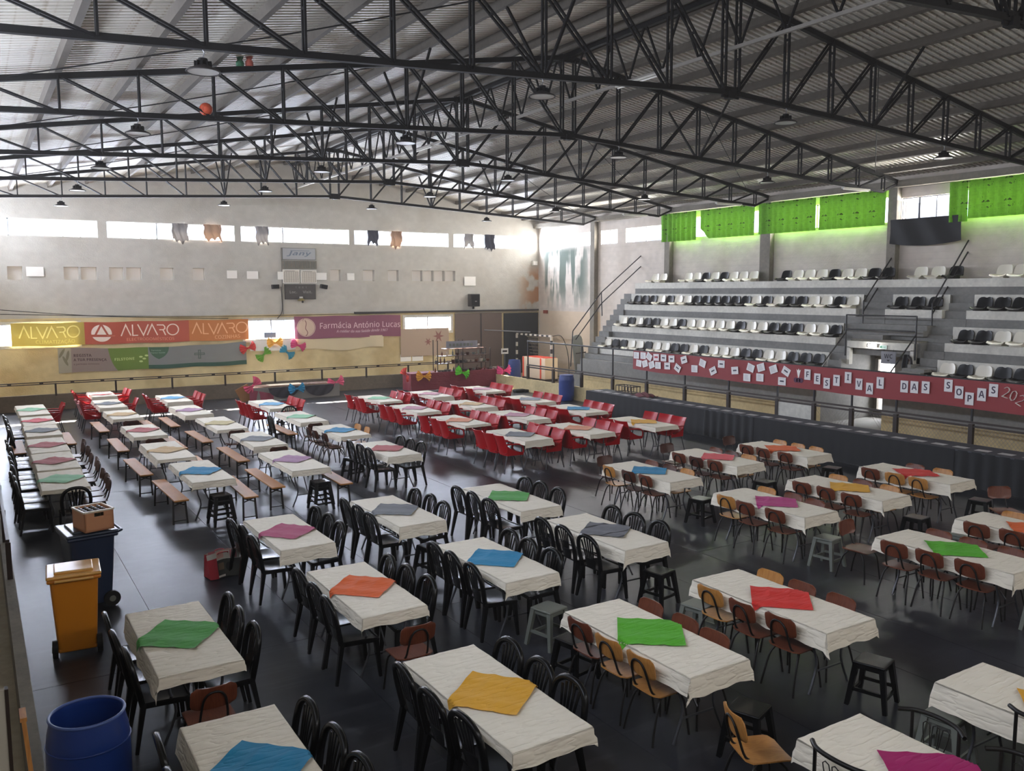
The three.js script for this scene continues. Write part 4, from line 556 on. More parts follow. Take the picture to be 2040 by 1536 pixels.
for (const [t, x, y, z, r, l] of [['k', 3.56, 0, -15.5, 0.1, 'lower stool of the black stack before the blue bench table'], ['k', 3.56, 0.09, -15.5, 0.1, 'upper stool of the black stack before the blue bench table'], ['k', 5.42, 0, -15.6, 0.05, 'lower stool of the black stack before the rose bench table'], ['k', 5.42, 0.09, -15.6, 0.05, 'upper stool of the black stack before the rose bench table'],
  ['g', 5.5, 0, -8.05, 0.25, 'olive grey stool at the near end of the blue centre table'], ['k', 7.48, 0, -8.38, 0.2, 'black stool at the near end of the striped-napkin table'], ['k', 10.76, 0, -11.0, 0.2, 'black stool at the near end of the blue table, school chair block'], ['k', 12.78, 0, -11.35, 0.1, 'black stool at the near end of the salmon table'], ['k', 14.95, 0, -11.5, 0.3, 'dark stool at the near end of the orange table by the skirting'],
  ['g', 10.62, 0, -8.2, 0.15, 'grey stool at the near end of the pink table'], ['k', 12.8, 0, -8.2, 0.1, 'black stool at the near end of the yellow table, school chair block'], ['k', 14.8, 0, -8.3, 0.2, 'dark stool at the near end of the dark red table'], ['k', 5.62, 0, -5.1, 0.35, 'black stool at the near end of the lime table with beech chairs'], ['k', 7.4, 0, -5.12, 0.3, 'black stool at the near end of the bright red table'],
  ['k', 5.22, 0, -7.15, 0.2, 'black stool under the far end of the lime table with beech chairs'], ['g', 7.05, 0, -7.2, 0.2, 'grey stool under the far end of the bright red table'], ['g', 6.98, 0, -4.1, 0.15, 'olive grey stool beside the half-seen bistro table'], ['g', 12.46, 0, -7.25, 0.1, 'grey stool at the far end of the orange table cut by the edge'], ['g', 10.78, 0, -5.2, 0.2, 'grey stool at the near end of the lime table by the edge'],
  ['k', 6.98, 0, -17.9, 0.2, 'black stool at the far end of the brick-napkin middle table'], ['k', 5.45, 0, -11.0, 0.2, 'black stool at the near end of the plain grey table']]) place(stoolP[t], 'plastic_stool', l, 'stool', [x, y, z], r, 'plastic stools');
for (const [x, z, l] of [[1.86, -24.1, 'wooden bench on the stand side of the aisle row'], [0.76, -23.35, 'pale wooden bench against the aisle parapet']]) place(benchP, 'bench', l, 'bench', [x, 0, z], 0, 'folding benches');
// ---------- banners and things on the far wall ----------
function sheetX(name, map, x0, x1, y0, y1, z, label, cat, sag = 0.02, t = 0.12, topSag = 0) { // printed cloth along x
  const m = new THREE.MeshPhysicalMaterial({ map, roughness: 0.85, side: THREE.DoubleSide, transmission: t, thickness: 0 });
  return tag(mb().grid((u, v) => { const x = x0 + (x1 - x0) * u; return [x, y0 + (y1 - y0) * v - topSag * v * 4 * u * (1 - u) - 0.012 * Math.sin(x * 3.1), z + sag * Math.sin(x * 2.3 + v * 2) + 0.5 * sag * Math.sin(x * 7.1 - v * 3)]; }, 60, 6).build(name, m, null, true), label, cat);
}
sheetX('banner', B1, 1.2, 9.82, 2.1, 2.95, ZF + 0.06, 'long yellow, red and orange advertising banner over the aisle half of the far wall', 'banner', 0.015, 0.012);
sheetX('banner', B2, 2.68, 9.7, 1.06, 2.02, ZF + 0.05, 'lower banner with beige, green and grey panels below the yellow and red one', 'banner', 0.025, 0.02, 0.1);
sheetX('banner', B3, 11.77, 16.74, 2.05, 3.02, ZF + 0.07, 'plum pharmacy banner with a round cream emblem', 'banner', 0.025, 0.04);
tag(mb().grid((u, v) => { const x = 11.8 + 4.1 * u; return [x, 1.55 + 0.52 * v + 0.06 * Math.sin(u * 9) * (1 - v) - 0.04 * Math.sin(u * 5) * v, ZF + 0.06 + 0.03 * Math.sin(u * 23)]; }, 40, 5).build('wall_cloth', mat(0xd3c3a0, 0.9, { side: THREE.DoubleSide })), 'crumpled cream cloth hanging below the plum banner', 'cloth');
tag(mb().span(-0.5, 0.5, 0, 0.42, -0.01, 0.01).build('window_sheet', mat(0x7d8ba6, 0.8)), 'pale blue rectangle standing in the window between the two long banners', 'sheet'); scene.children[scene.children.length - 1].position.set(10.72, 2.14, ZF + 0.02); scene.children[scene.children.length - 1].scale.set(0.5, 0.55, 1);
tag(mb().grid((u, v) => [9.86 + 2.0 * u, 1.62 + 0.45 * v - 0.03 * Math.sin(u * 3.1), ZF + 0.05 + 0.012 * Math.sin(u * 19)], 20, 3).build('wall_sheet', mat(0xdedfdd, 0.8, { side: THREE.DoubleSide })), 'white plastic sheet below the window between the long banners', 'sheet');
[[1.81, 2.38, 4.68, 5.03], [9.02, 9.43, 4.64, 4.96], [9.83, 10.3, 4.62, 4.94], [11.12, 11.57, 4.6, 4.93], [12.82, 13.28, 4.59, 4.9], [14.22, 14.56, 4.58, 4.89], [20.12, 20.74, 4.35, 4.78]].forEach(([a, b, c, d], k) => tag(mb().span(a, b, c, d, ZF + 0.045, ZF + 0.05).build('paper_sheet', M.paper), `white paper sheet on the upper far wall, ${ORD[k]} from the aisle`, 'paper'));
[[16.74, 17.28], [17.34, 17.9]].forEach(([a, b], k) => { const g = thing('paper_sheet', `pale notice low on the far wall beside the shelf, ${k ? 'closer to' : 'farther from'} the shelf`, 'paper', [(a + b) / 2, 0.85, ZF + 0.008]); part('sheet', mb().span(a - (a + b) / 2, b - (a + b) / 2, 0, 0.33, -0.003, 0.003).geo(), M.paper, g); part('rule', mb().span(-0.24, 0.24, 0.21, 0.225, 0.003, 0.006).geo(), M.paleSteel, g); });
{
  const s = thing('scoreboard', 'grey sports scoreboard with sponsor panel, grids and dark score panel', 'scoreboard', [12.07, 3.74, ZF + 0.04]);
  const P = (name, x0, x1, y0, y1, m, face) => { const q = part(name, mb().span(x0 - 12.07, x1 - 12.07, y0 - 3.74, y1 - 3.74, -0.03, 0.03).geo(), m, s); if (face) part(face[0], mb().grid((u, v) => [x0 - 12.07 + 0.02 + (x1 - x0 - 0.04) * u, y0 - 3.74 + 0.02 + (y1 - y0 - 0.04) * v, 0.034], 1, 1).geo(true), printed(face[1]), s); return q; };
  P('sponsor_panel', 11.34, 12.8, 5.44, 5.94, M.stoolGrey, ['sponsor_lettering', boardTex.top]); P('speaker_panel', 11.32, 12.83, 5.06, 5.4, M.pillar); for (let k = 0; k < 12; k++) part('louvre', mb().box(11.42 + k * 0.12 - 12.07, 5.23 - 3.74, 0.04, 0.02, 0.28, 0.02).geo(), M.stoolGrey, s);
  P('list_panel', 11.34, 12.05, 4.45, 5.02, M.paper, ['list_print', boardTex.grid]); P('list_panel', 12.12, 12.81, 4.45, 5.0, M.paper, ['list_print', boardTex.grid]); P('score_panel', 11.4, 12.76, 3.76, 4.4, M.speaker, ['score_print', boardTex.score]);
  part('side_rail', mb().span(-0.77, -0.73, -0.62, 2.2, -0.03, 0.0).geo(), M.paleSteel, s);
  const w = thing('wall_bell', 'small brass and white bell fixed at the foot of the scoreboard', 'bell', [12.08, 3.7, ZF + 0.14]); part('dome', mb().lathe([[0, 0.12], [0.08, 0.1], [0.15, 0.03], [0.16, 0], [0, 0]], 16).geo(), mat(0x9c8c52, 0.4, { metalness: 0.6 }), w); part('cap', mb().box(0, 0.14, 0, 0.12, 0.07, 0.1).geo(), M.white, w); part('clapper', mb().add(new THREE.SphereGeometry(0.05, 10, 8), M4([0.06, -0.05, 0])).geo(), M.speaker, w);
}
for (const [x, y, r, l] of [[10.98, 4.3, 0.05, 'small dark loudspeaker on the aisle side of the scoreboard'], [13.1, 4.3, -0.18, 'small tilted loudspeaker on the stand side of the scoreboard']]) { const s = thing('loudspeaker', l, 'loudspeaker', [x, y, ZF + 0.14]); part('cabinet', mb().rbox(0, 0, 0, 0.3, 0.18, 0.2, 0.015, 1).geo(), M.speaker, s); part('grille', mb().box(0, 0, 0.103, 0.26, 0.14, 0.008).geo(), M.steel, s); part('bracket', mb().box(0, 0.02, -0.12, 0.05, 0.08, 0.06).geo(), M.steel, s); s.rotation.z = r; }
{ const s = thing('loudspeaker', 'large dark loudspeaker on the far wall above the sliding door track', 'loudspeaker', [20.55, 3.65, ZF + 0.2]); part('cabinet', mb().rbox(0, 0, 0, 0.5, 0.6, 0.32, 0.02, 1).geo(), M.speaker, s); part('grille', mb().box(0, 0, 0.163, 0.43, 0.53, 0.01).geo(), M.steel, s); part('badge', mb().box(0.02, -0.05, 0.17, 0.1, 0.04, 0.006).geo(), M.paleSteel, s); part('bracket', mb().box(0, -0.36, -0.06, 0.06, 0.12, 0.1).geo(), M.steel, s); }
{ const t = thing('door_1', null, null, [0, 0, 0], 0, null, 'structure'); part('track', mb().span(14.52, 24.36, 3.1, 3.18, ZF, ZF + 0.1).geo(), M.speaker, t);
  part('panel', mb().span(19.6, 22.2, 0, 3.02, ZF + 0.005, ZF + 0.06).geo(), mat(0x6a5a50, 0.8), t); part('panel_seam', mb().span(20.98, 21.05, 0, 3.02, ZF + 0.06, ZF + 0.07).geo(), M.speaker, t); part('door_leaf', mb().span(22.33, 24.35, 0, 3.0, ZF + 0.002, ZF + 0.05).geo(), mat(0x24262b, 0.6), t); part('hanger_rail', mb().span(19.6, 24.3, 3.04, 3.07, ZF + 0.02, ZF + 0.08).geo(), M.paleSteel, t); }
tag(mb().cyl([21.0, 2.22, -36.3], [23.0, 2.1, -35.3], 0.03, 0.03, 8).build('steel_pole', M.galv), 'thin steel pole standing out before the dark sliding door', 'pole');
{ const s = thing('door_notice', 'small white notice plate hanging before the dark sliding door', 'notice', [21.97, 1.04, -36.0]); part('plate', mb().span(-0.2, 0.2, 0, 0.27, -0.006, 0.006).geo(), M.paper, s); part('print', mb().span(-0.13, 0.13, 0.09, 0.18, 0.006, 0.009).geo(), M.speaker, s); part('stand', mb().cyl([0, -1.04, 0], [0, 0.02, 0], 0.012, 0.012, 6).geo(), M.galv, s); }
{ const s = thing('junction_box', 'pale box high in the far corner beside the rust stains', 'box', [24.14, 5.47, ZF + 0.06]); part('case', mb().rbox(0, 0, 0, 0.3, 0.24, 0.12, 0.01).geo(), M.white, s); part('lid', mb().box(0, 0, 0.064, 0.24, 0.18, 0.01).geo(), M.paper, s); }
for (const [a, b, l] of [[[-0.6, 3.35, -36.6], [16, 3.1, -36.62], 'long dark cable sagging over the aisle-side banner'], [[-0.6, 3.6, -36.6], [9, 3.0, -36.62], 'second dark cable running down toward the aisle-side banner']]) tag(mb().tube([a, [(a[0] + b[0]) / 2, (a[1] + b[1]) / 2 - 0.12, a[2]], b], 0.012, 24, 5).build('wall_cable', M.steel), l, 'cable');
tag(mb().tube([[11.25, 4.3, ZF + 0.03], [11.28, 3.8, ZF + 0.03], [11.25, 3.2, ZF + 0.03], [11.05, 2.95, ZF + 0.03]], 0.014, 16, 5).build('wall_cable', M.steel), 'short cable running down from the scoreboard', 'cable');
tag(mb().box(24.36, 3.05, -36.0, 0.06, 0.16, 0.34).build('red_box', mat(0x8a3a26, 0.6)), 'small rusty red box on the stand wall beside the sliding door', 'box');
// paper bows
function bow(color, S, label, pos, tilt, ry = 0) {
  const m = mat(color, 0.8, { side: THREE.DoubleSide }), t = thing('paper_bow', label, 'bow', pos, ry); t.rotation.z = tilt;
  for (const s of [-1, 1]) part('loop', mb().grid((u, v) => { const r = u, a = (v - 0.5) * 1.5; const f = 0.035 * Math.sin(v * 25) * r; return [s * S * (0.06 + r * 0.95) * Math.cos(a), S * (0.06 + r * 0.95) * Math.sin(a) * 0.95 + S * 0.05 * r, S * (0.25 * Math.sin(r * 3.1) + f * 3)]; }, 8, 16, 0.004).geo(), m, t);
  part('knot', mb().rbox(0, 0, S * 0.12, S * 0.18, S * 0.26, S * 0.2, S * 0.05, 2).geo(), m, t);
}
bow(0xc22e28, 0.34, 'red paper bow at the corner of the grey lower banner', [9.75, 1.75, ZF + 0.09], 0.25); bow(0x5f9a1f, 0.34, 'green paper bow tilted on the cream wall', [10.42, 1.45, ZF + 0.03], 0.75); bow(0xe0a43c, 0.34, 'yellow paper bow under the window between the banners', [10.9, 1.93, ZF + 0.08], 0.05); bow(0x2a8aa8, 0.34, 'blue paper bow tilted on the cream wall', [11.42, 1.5, ZF + 0.03], -0.7); bow(0xc43a6e, 0.34, 'pink paper bow at the lower corner of the plum banner', [11.9, 1.78, ZF + 0.1], -0.35);
bow(0xd8506e, 0.34, 'pink paper bow at the aisle end of the boat-shaped stall', [8.75, 0.62, -32.35], 0.8); bow(0x1d86b0, 0.32, 'blue paper bow on the middle of the boat-shaped stall', [10.36, 0.42, -32.2], 0.05); bow(0xe0587a, 0.34, 'pink paper bow at the stand end of the boat-shaped stall', [12.0, 0.55, -32.4], 0.2);
bow(0xcc4034, 0.3, 'red paper bow at the aisle corner of the burgundy stall', [15.0, 0.68, -32.3], -0.9, -0.8); bow(0xd99428, 0.34, 'orange paper bow on the front of the burgundy stall', [15.6, 0.62, -31.95], -0.05); bow(0x62c82a, 0.34, 'green paper bow on the front of the burgundy stall', [17.4, 0.68, -31.95], -0.35); bow(0xd8447e, 0.36, 'pink paper bow at the stand end of the burgundy stall', [19.45, 0.66, -31.95], 0.1);
// boat-shaped stall
{
  const t = thing('display_stall', 'low boat-shaped stall with reed mat, grey cloth and two dark net swags', 'stall', [10.35, 0, -32.75]);
  part('top', mb().rbox(0, 0.5, 0, 3.5, 0.04, 0.8, 0.01).geo(), M.plank, t); part('bow_end', mb().bar([-1.7, 0.02, 0.1], [-1.95, 0.55, 0.05], 0.5, 0.06, V(0, 0, 1)).geo(), mat(0x9a6a3a, 0.7), t);
  part('reed_mat', mb().grid((u, v) => [-1.5 + 1.55 * u + 0.3 * v, 0.535 + 0.012 * Math.abs(Math.sin(u * 90)), -0.36 + 0.72 * v], 90, 2).geo(), mat(0x8a6448, 0.9, { side: THREE.DoubleSide }), t); part('reed_mat', mb().grid((u, v) => [0.45 + 1.05 * u - 0.2 * v, 0.535 + 0.012 * Math.abs(Math.sin(u * 60)), -0.36 + 0.72 * v], 60, 2).geo(), mat(0x7a5a48, 0.9, { side: THREE.DoubleSide }), t); part('cream_cloth', mb().grid((u, v) => [-0.9 + 1.3 * u, 0.545, -0.38 + 0.55 * v], 6, 3, 0.004).geo(), mat(0xd0bfa0, 0.9), t);
  part('front_cloth', mb().grid((u, v) => [-1.72 + 3.5 * u, 0.02 + 0.5 * v, 0.42 + 0.03 * Math.sin(u * 24) * (1 - v)], 60, 4).geo(), mat(0x8d867e, 0.9, { side: THREE.DoubleSide }), t);
  part('end_cloth', mb().grid((u, v) => [-1.75 + 0.9 * u, 0.02 + (0.45 - 0.2 * u) * v, 0.455 + 0.03 * Math.sin(u * 12)], 16, 4).geo(), mat(0x9a4454, 0.9, { side: THREE.DoubleSide }), t);
  for (const c of [-0.45, 0.95]) part('net_swag', mb().grid((u, v) => { const x = (u - 0.5) * 1.2; return [c + x, 0.5 - (0.42 * Math.sqrt(Math.max(0, 1 - Math.pow(2 * u - 1, 2)))) * v, 0.47 + 0.02 * Math.sin(u * 20 + v * 5)]; }, 24, 5).geo(), mat(0x39343a, 0.95, { side: THREE.DoubleSide }), t);
}
// burgundy stall with shelf rack
{
  const bg = mat(0x7a2430, 0.7, { side: THREE.DoubleSide, bumpMap: clothBump, bumpScale: 0.01 });
  const t = thing('market_stall', 'long stall table wrapped in burgundy plastic cloth at the far parapet', 'stall', [17.3, 0, -32.4]);
  part('top_cloth', mb().rbox(0, 0.73, 0, 4.5, 0.03, 0.8, 0.012).geo(), bg, t); part('front_cloth', mb().grid((u, v) => [-2.25 + 4.5 * u, 0.03 + 0.71 * v, 0.41 + 0.02 * Math.sin(u * 31) * (1 - v) + 0.012 * Math.sin(u * 12)], 70, 4).geo(), bg, t); for (const s of [-1, 1]) part('end_cloth', mb().grid((u, v) => [s * (2.25 + 0.015 * Math.sin(u * 9)), 0.03 + 0.71 * v, -0.4 + 0.8 * u], 12, 4).geo(), bg, t); for (const s of [-1, 1]) for (const q of [-1, 1]) part('leg', mb().bar([s * 2.1, 0.72, q * 0.33], [s * 2.1, 0, q * 0.33], 0.035, 0.035).geo(), M.legDark, t);
  const r = thing('shelf_rack', 'rough wooden shelf rack with three shelves on the burgundy stall', 'shelf', [17.75, 0.745, -32.55]);
  for (const x of [-1.3, -0.1, 1.25]) for (const z of [-0.2, 0.2]) part('upright', mb().bar([x, 0, z], [x, x > 1 ? 0.9 : 1.3, z], 0.03, 0.03).geo(), M.rail, r);
  for (const [y, a, b] of [[0.3, -1.3, 1.3], [0.62, -1.2, 1.2], [0.92, -0.95, 0.95]]) part('shelf', mb().rbox((a + b) / 2, y, 0, b - a, 0.025, 0.42, 0.006).geo(), M.dark, r);
  const c = thing('cloth_sign', 'grey cloth sign with pale lettering across the shelf rack top', 'sign', [17.6, 1.72, -32.28]); part('cloth', mb().grid((u, v) => [-0.78 + 1.5 * u, -0.02 + 0.3 * v, 0.02 * Math.sin(u * 14)], 24, 3, 0.004).geo(), mat(0x8e8c92, 0.9), c); for (let k = 0; k < 7; k++) part('letter', mb().box(-0.6 + k * 0.17, 0.12, 0.032, 0.1, 0.12, 0.006).box(-0.6 + k * 0.17 + 0.02, 0.12, 0.034, 0.04, 0.05, 0.006).geo(), M.stoolGrey, c);
  const w = thing('wall_poster', 'faded pinkish poster with star shapes on the far wall behind the shelf', 'poster', [18.25, 0.98, ZF + 0.05]); part('sheet', mb().span(-1.5, 1.0, 0.1, 1.38, -0.005, 0.005).geo(), mat(0xb09a86, 0.85), w); for (const [x, y, s] of [[0.45, 1.0, 0.3], [-0.1, 0.75, 0.2]]) { const sh = new THREE.Shape(); for (let k = 0; k < 12; k++) { const a = k * 0.5236, q = k % 2 ? s * 0.35 : s; k ? sh.lineTo(q * Math.cos(a), q * Math.sin(a)) : sh.moveTo(q, 0); } part('star', mb().ext(sh, 0.006, M4([x, y, 0.006])).geo(), mat(0x8a5a54, 0.85), w); }
  const goods = [[0.32, 14, 0.26], [0.002, 20, 0.2], [0.64, 9, 0.22], [0.94, 5, 0.3]]; const gm = [M.dark, M.speaker, M.stoolGrey, M.brown, mat(0xb8a898, 0.6), mat(0x6a6460, 0.6)];
  const NAMES = ['lowest shelf', 'stall top', 'middle shelf', 'upper shelf']; goods.forEach(([y, n, h], row) => { for (let k = 0; k < n; k++) { const W = [1.25, 1.6, 1.0, 0.7][row], x = 17.75 - 0.0 + (row === 1 ? 0.1 : 0) - W + 2 * W * k / (n - 1) + rr(-0.03, 0.03), kind = Math.floor(rnd() * 3), g = thing(['bowl', 'bottle', 'basket'][kind], null, ['bowl', 'bottle', 'basket'][kind], [x, 0.745 + y, row === 1 ? -32.18 : -32.52], rr(0, 6), `goods on the ${NAMES[row]}`), m = gm[Math.floor(rnd() * 6)], s = rr(0.75, 1.1) * h;
    tag(g, `small ${['round bowl', 'bottle', 'low basket'][kind]} among the goods on the ${NAMES[row]} of the burgundy stall`);
    if (kind === 0) part('body', mb().lathe([[0, 0], [0.05, 0], [0.09, s * 0.4], [0.085, s * 0.42], [0.045, 0.015], [0, 0.015]], 14).geo(), m, g); else if (kind === 1) { part('body', mb().lathe([[0, 0], [0.035, 0], [0.037, s * 0.6], [0.014, s * 0.78], [0.014, s * 0.95], [0, s * 0.95]], 12).geo(), m, g); part('cap', mb().cyl([0, s * 0.95, 0], [0, s, 0], 0.016, 0.016, 8).geo(), M.speaker, g); } else { part('body', mb().lathe([[0, 0], [0.07, 0], [0.085, s * 0.5], [0.08, s * 0.5], [0.065, 0.01], [0, 0.01]], 12).geo(), m, g); part('handle', mb().tube([[-0.08, s * 0.48, 0], [0, s * 0.95, 0], [0.08, s * 0.48, 0]], 0.007, 10, 5).geo(), m, g); } } });
}
// goal, orange-edged box, barrels in the far corner
{
  const t = thing('handball_goal', 'black and white handball goal standing against the stand wall in the far corner', 'goal', [22.7, 0, -34.55]), W = mat(0xd8cfbe, 0.5), K = mat(0x1b1817, 0.5), D = 0.04;
  for (const s of [-1, 1]) { for (let k = 0; k < 10; k++) part('post_segment', mb().span(-D, D, k * 0.2, k * 0.2 + 0.2, s * 1.5 - D, s * 1.5 + D).geo(), k % 2 ? W : K, t); part('back_stay', mb().tube([[0, 2.0, s * 1.5], [0.55, 2.0, s * 1.48], [0.95, 1.2, s * 1.46], [1.05, 0.02, s * 1.46]], 0.018, 14, 6).geo(), K, t); }
  for (let k = 0; k < 15; k++) part('crossbar_segment', mb().span(-D, D, 2.0 - D, 2.0 + D, -1.5 + k * 0.2, -1.3 + k * 0.2).geo(), k % 2 ? K : W, t);
  part('ground_bar', mb().cyl([1.05, 0.02, -1.46], [1.05, 0.02, 1.46], 0.018).geo(), K, t);
  const n = mb(); for (let k = 0; k <= 24; k++) n.tube([[0.0, 2.0, -1.45 + k * 0.121], [0.5, 1.95, -1.45 + k * 0.121], [0.95, 1.1, -1.45 + k * 0.121], [1.0, 0.05, -1.45 + k * 0.121]], 0.006, 8, 3); for (let k = 0; k < 18; k++) { const a = k / 17, x = a < 0.3 ? a / 0.3 * 0.5 : 0.5 + (a - 0.3) * 0.7, y = a < 0.3 ? 2 : 2 - (a - 0.3) / 0.7 * 1.95; n.bar([x, y, -1.45], [x, y, 1.45], 0.011, 0.011); } part('net', n.geo(), mat(0xbfb09a, 0.9), t).userData.kind = 'stuff';
  const b = thing('foam_block', 'big pale block with orange edges standing before the goal', 'block', [22.15, 0.1, -33.2]); const or = mat(0xe0431c, 0.6); part('body', mb().rbox(0, 0.48, 0, 0.7, 0.95, 1.9, 0.02).geo(), mat(0xe2cdb0, 0.7), b); for (const z of [-0.85, 0.6]) part('orange_edge', mb().box(-0.355, 0.48, z, 0.02, 0.93, 0.1).geo(), or, b); part('orange_edge', mb().rbox(0, 0.965, 0.1, 0.6, 0.03, 1.6, 0.01).geo(), or, b); part('pallet', mb().box(0, -0.05, 0, 0.7, 0.1, 1.9).geo(), M.rail, b);
  const y = thing('storage_board', 'grey rounded board leaning at the foot of the far grandstand stair', 'board', [21.6, 0, -29.4], 0.5); part('board', mb().ext(rectShape(0.95, 2.25, 0.35), 0.04, M4([0, 1.12, 0], -0.12), 0.006).geo(), M.stoolGrey, y); part('strap', mb().box(0, 1.5, 0.09, 0.95, 0.05, 0.02, -0.12).geo(), M.rail, y);
}
const barrelP = (open) => { const t = new THREE.Group(), o = [[0, 0], [0.24, 0], [0.265, 0.03], [0.28, 0.12], [0.29, 0.2], [0.29, 0.76], [0.28, 0.84], [0.262, 0.92], [0.262, 0.97]]; part('body', mb().lathe(open ? [...o, [0.25, 0.97], [0.25, 0.92], [0.27, 0.8], [0.275, 0.2], [0.25, 0.04], [0, 0.03]] : [...o, [0.25, 0.975], [0, 0.965]], 32).geo(), M.blue, t); for (const y of [0.2, 0.76]) part('rib', mb().add(new THREE.TorusGeometry(0.29, 0.008, 6, 32), M4([0, y, 0], Math.PI / 2)).geo(), M.blue, t); part('rim', mb().add(new THREE.TorusGeometry(0.258, 0.012, 8, 32), M4([0, 0.965, 0], Math.PI / 2)).geo(), open ? mat(0x4a5f9a, 0.4) : M.blue, t); return t; };
place(barrelP(true), 'plastic_barrel', 'open dark blue barrel in the lower picture corner beside the parapet', 'barrel', [0.56, 0, -6.95]); const closed = barrelP(false); place(closed, 'plastic_barrel', 'blue barrel at the end of the black skirted tables', 'barrel', [18.75, 0, -26.3]); place(closed, 'plastic_barrel', 'blue barrel behind the pink bow near the dark door', 'barrel', [20.9, 0, -33.4]);
tag(mb().rbox(0, 0.06, 0, 0.5, 0.12, 0.3, 0.05, 2).rbox(0.3, 0.05, 0.1, 0.3, 0.1, 0.22, 0.04, 2).build('dark_bag', M.rubber), 'dark bundle lying on the floor at the end of the low wall', 'bag'); scene.children[scene.children.length - 1].position.set(18.75, 0, -29.6);
// skirted tables along the stand
{
  const n = 11; for (let k = 0; k < n; k++) { const z1 = -23.35 + k * 1.85, t = thing('skirted_table', `long table with black floor-length skirt along the stand, ${ORD[k]} from the far end`, 'table', [17.9, 0, z1 + 0.92], 0, 'black skirted tables');
    part('top', mb().rbox(0, 0.735, 0, 0.86, 0.03, 1.84, 0.008).geo(), M.skirtTop, t); part('skirt', mb().grid((u, v) => [-0.435 - 0.03 * (1 - v) + (k % 4 === 3 ? 0.018 : 0.003) * Math.sin(u * 40 + k) * (1 - 0.5 * v), 0.005 + 0.74 * v, -0.93 + 1.86 * u], 70, 3).geo(), M.skirt, t); if (k === 0) part('end_skirt', mb().grid((u, v) => [-0.43 + 0.86 * u, 0.005 + 0.74 * v, -0.92 + 0.012 * Math.sin(u * 30) * (1 - v)], 24, 3).geo(), M.skirt, t); for (const s of [-1, 1]) for (const q of [-1, 1]) part('leg', mb().bar([s * 0.34, 0.72, q * 0.8], [s * 0.34, 0, q * 0.8], 0.03, 0.03).geo(), M.legDark, t); }
  for (let k = 0; k < 38; k++) { const z = -23.05 + k * 0.485; tag(mb().box(17.76 + rr(-0.02, 0.02), 0.7525, z, 0.2, 0.002, 0.29, 0, rr(-0.04, 0.04), 0).build('place_card', M.card), 'white paper sheet laid flat in the row on the black skirted tables', 'paper', 'paper sheets on the skirted tables'); }
  const c = thing('wire_crate', 'low dark crate with loose cloth standing on the far skirted table', 'crate', [18.15, 0.75, -21.9]); for (const x of [-0.18, 0.18]) for (let k = 0; k < 6; k++) part('bar', mb().bar([x, 0.02, -0.5 + k * 0.16], [x, 0.24, -0.5 + k * 0.16], 0.02, 0.02).geo(), M.rail, c); for (const y of [0.03, 0.24]) part('frame', mb().bar([-0.18, y, -0.5], [-0.18, y, 0.32], 0.03, 0.025).bar([0.18, y, -0.5], [0.18, y, 0.32], 0.03, 0.025).bar([-0.18, y, -0.5], [0.18, y, -0.5], 0.03, 0.025).bar([-0.18, y, 0.32], [0.18, y, 0.32], 0.03, 0.025).geo(), M.rail, c);
  tag(mb().grid((u, v) => [-0.25 + 0.5 * u, 0.02 + 0.1 * Math.sin(u * 3.1) * Math.sin(v * 3.1) + 0.02 * Math.sin(u * 17 + v * 9), -0.4 + 0.8 * v], 14, 18, 0.004).build('folded_cloth', mat(0x6a3438, 0.9)), 'crumpled dark red cloth beside the crate on the skirted table', 'cloth'); scene.children[scene.children.length - 1].position.set(18.0, 0.752, -21.0);
}
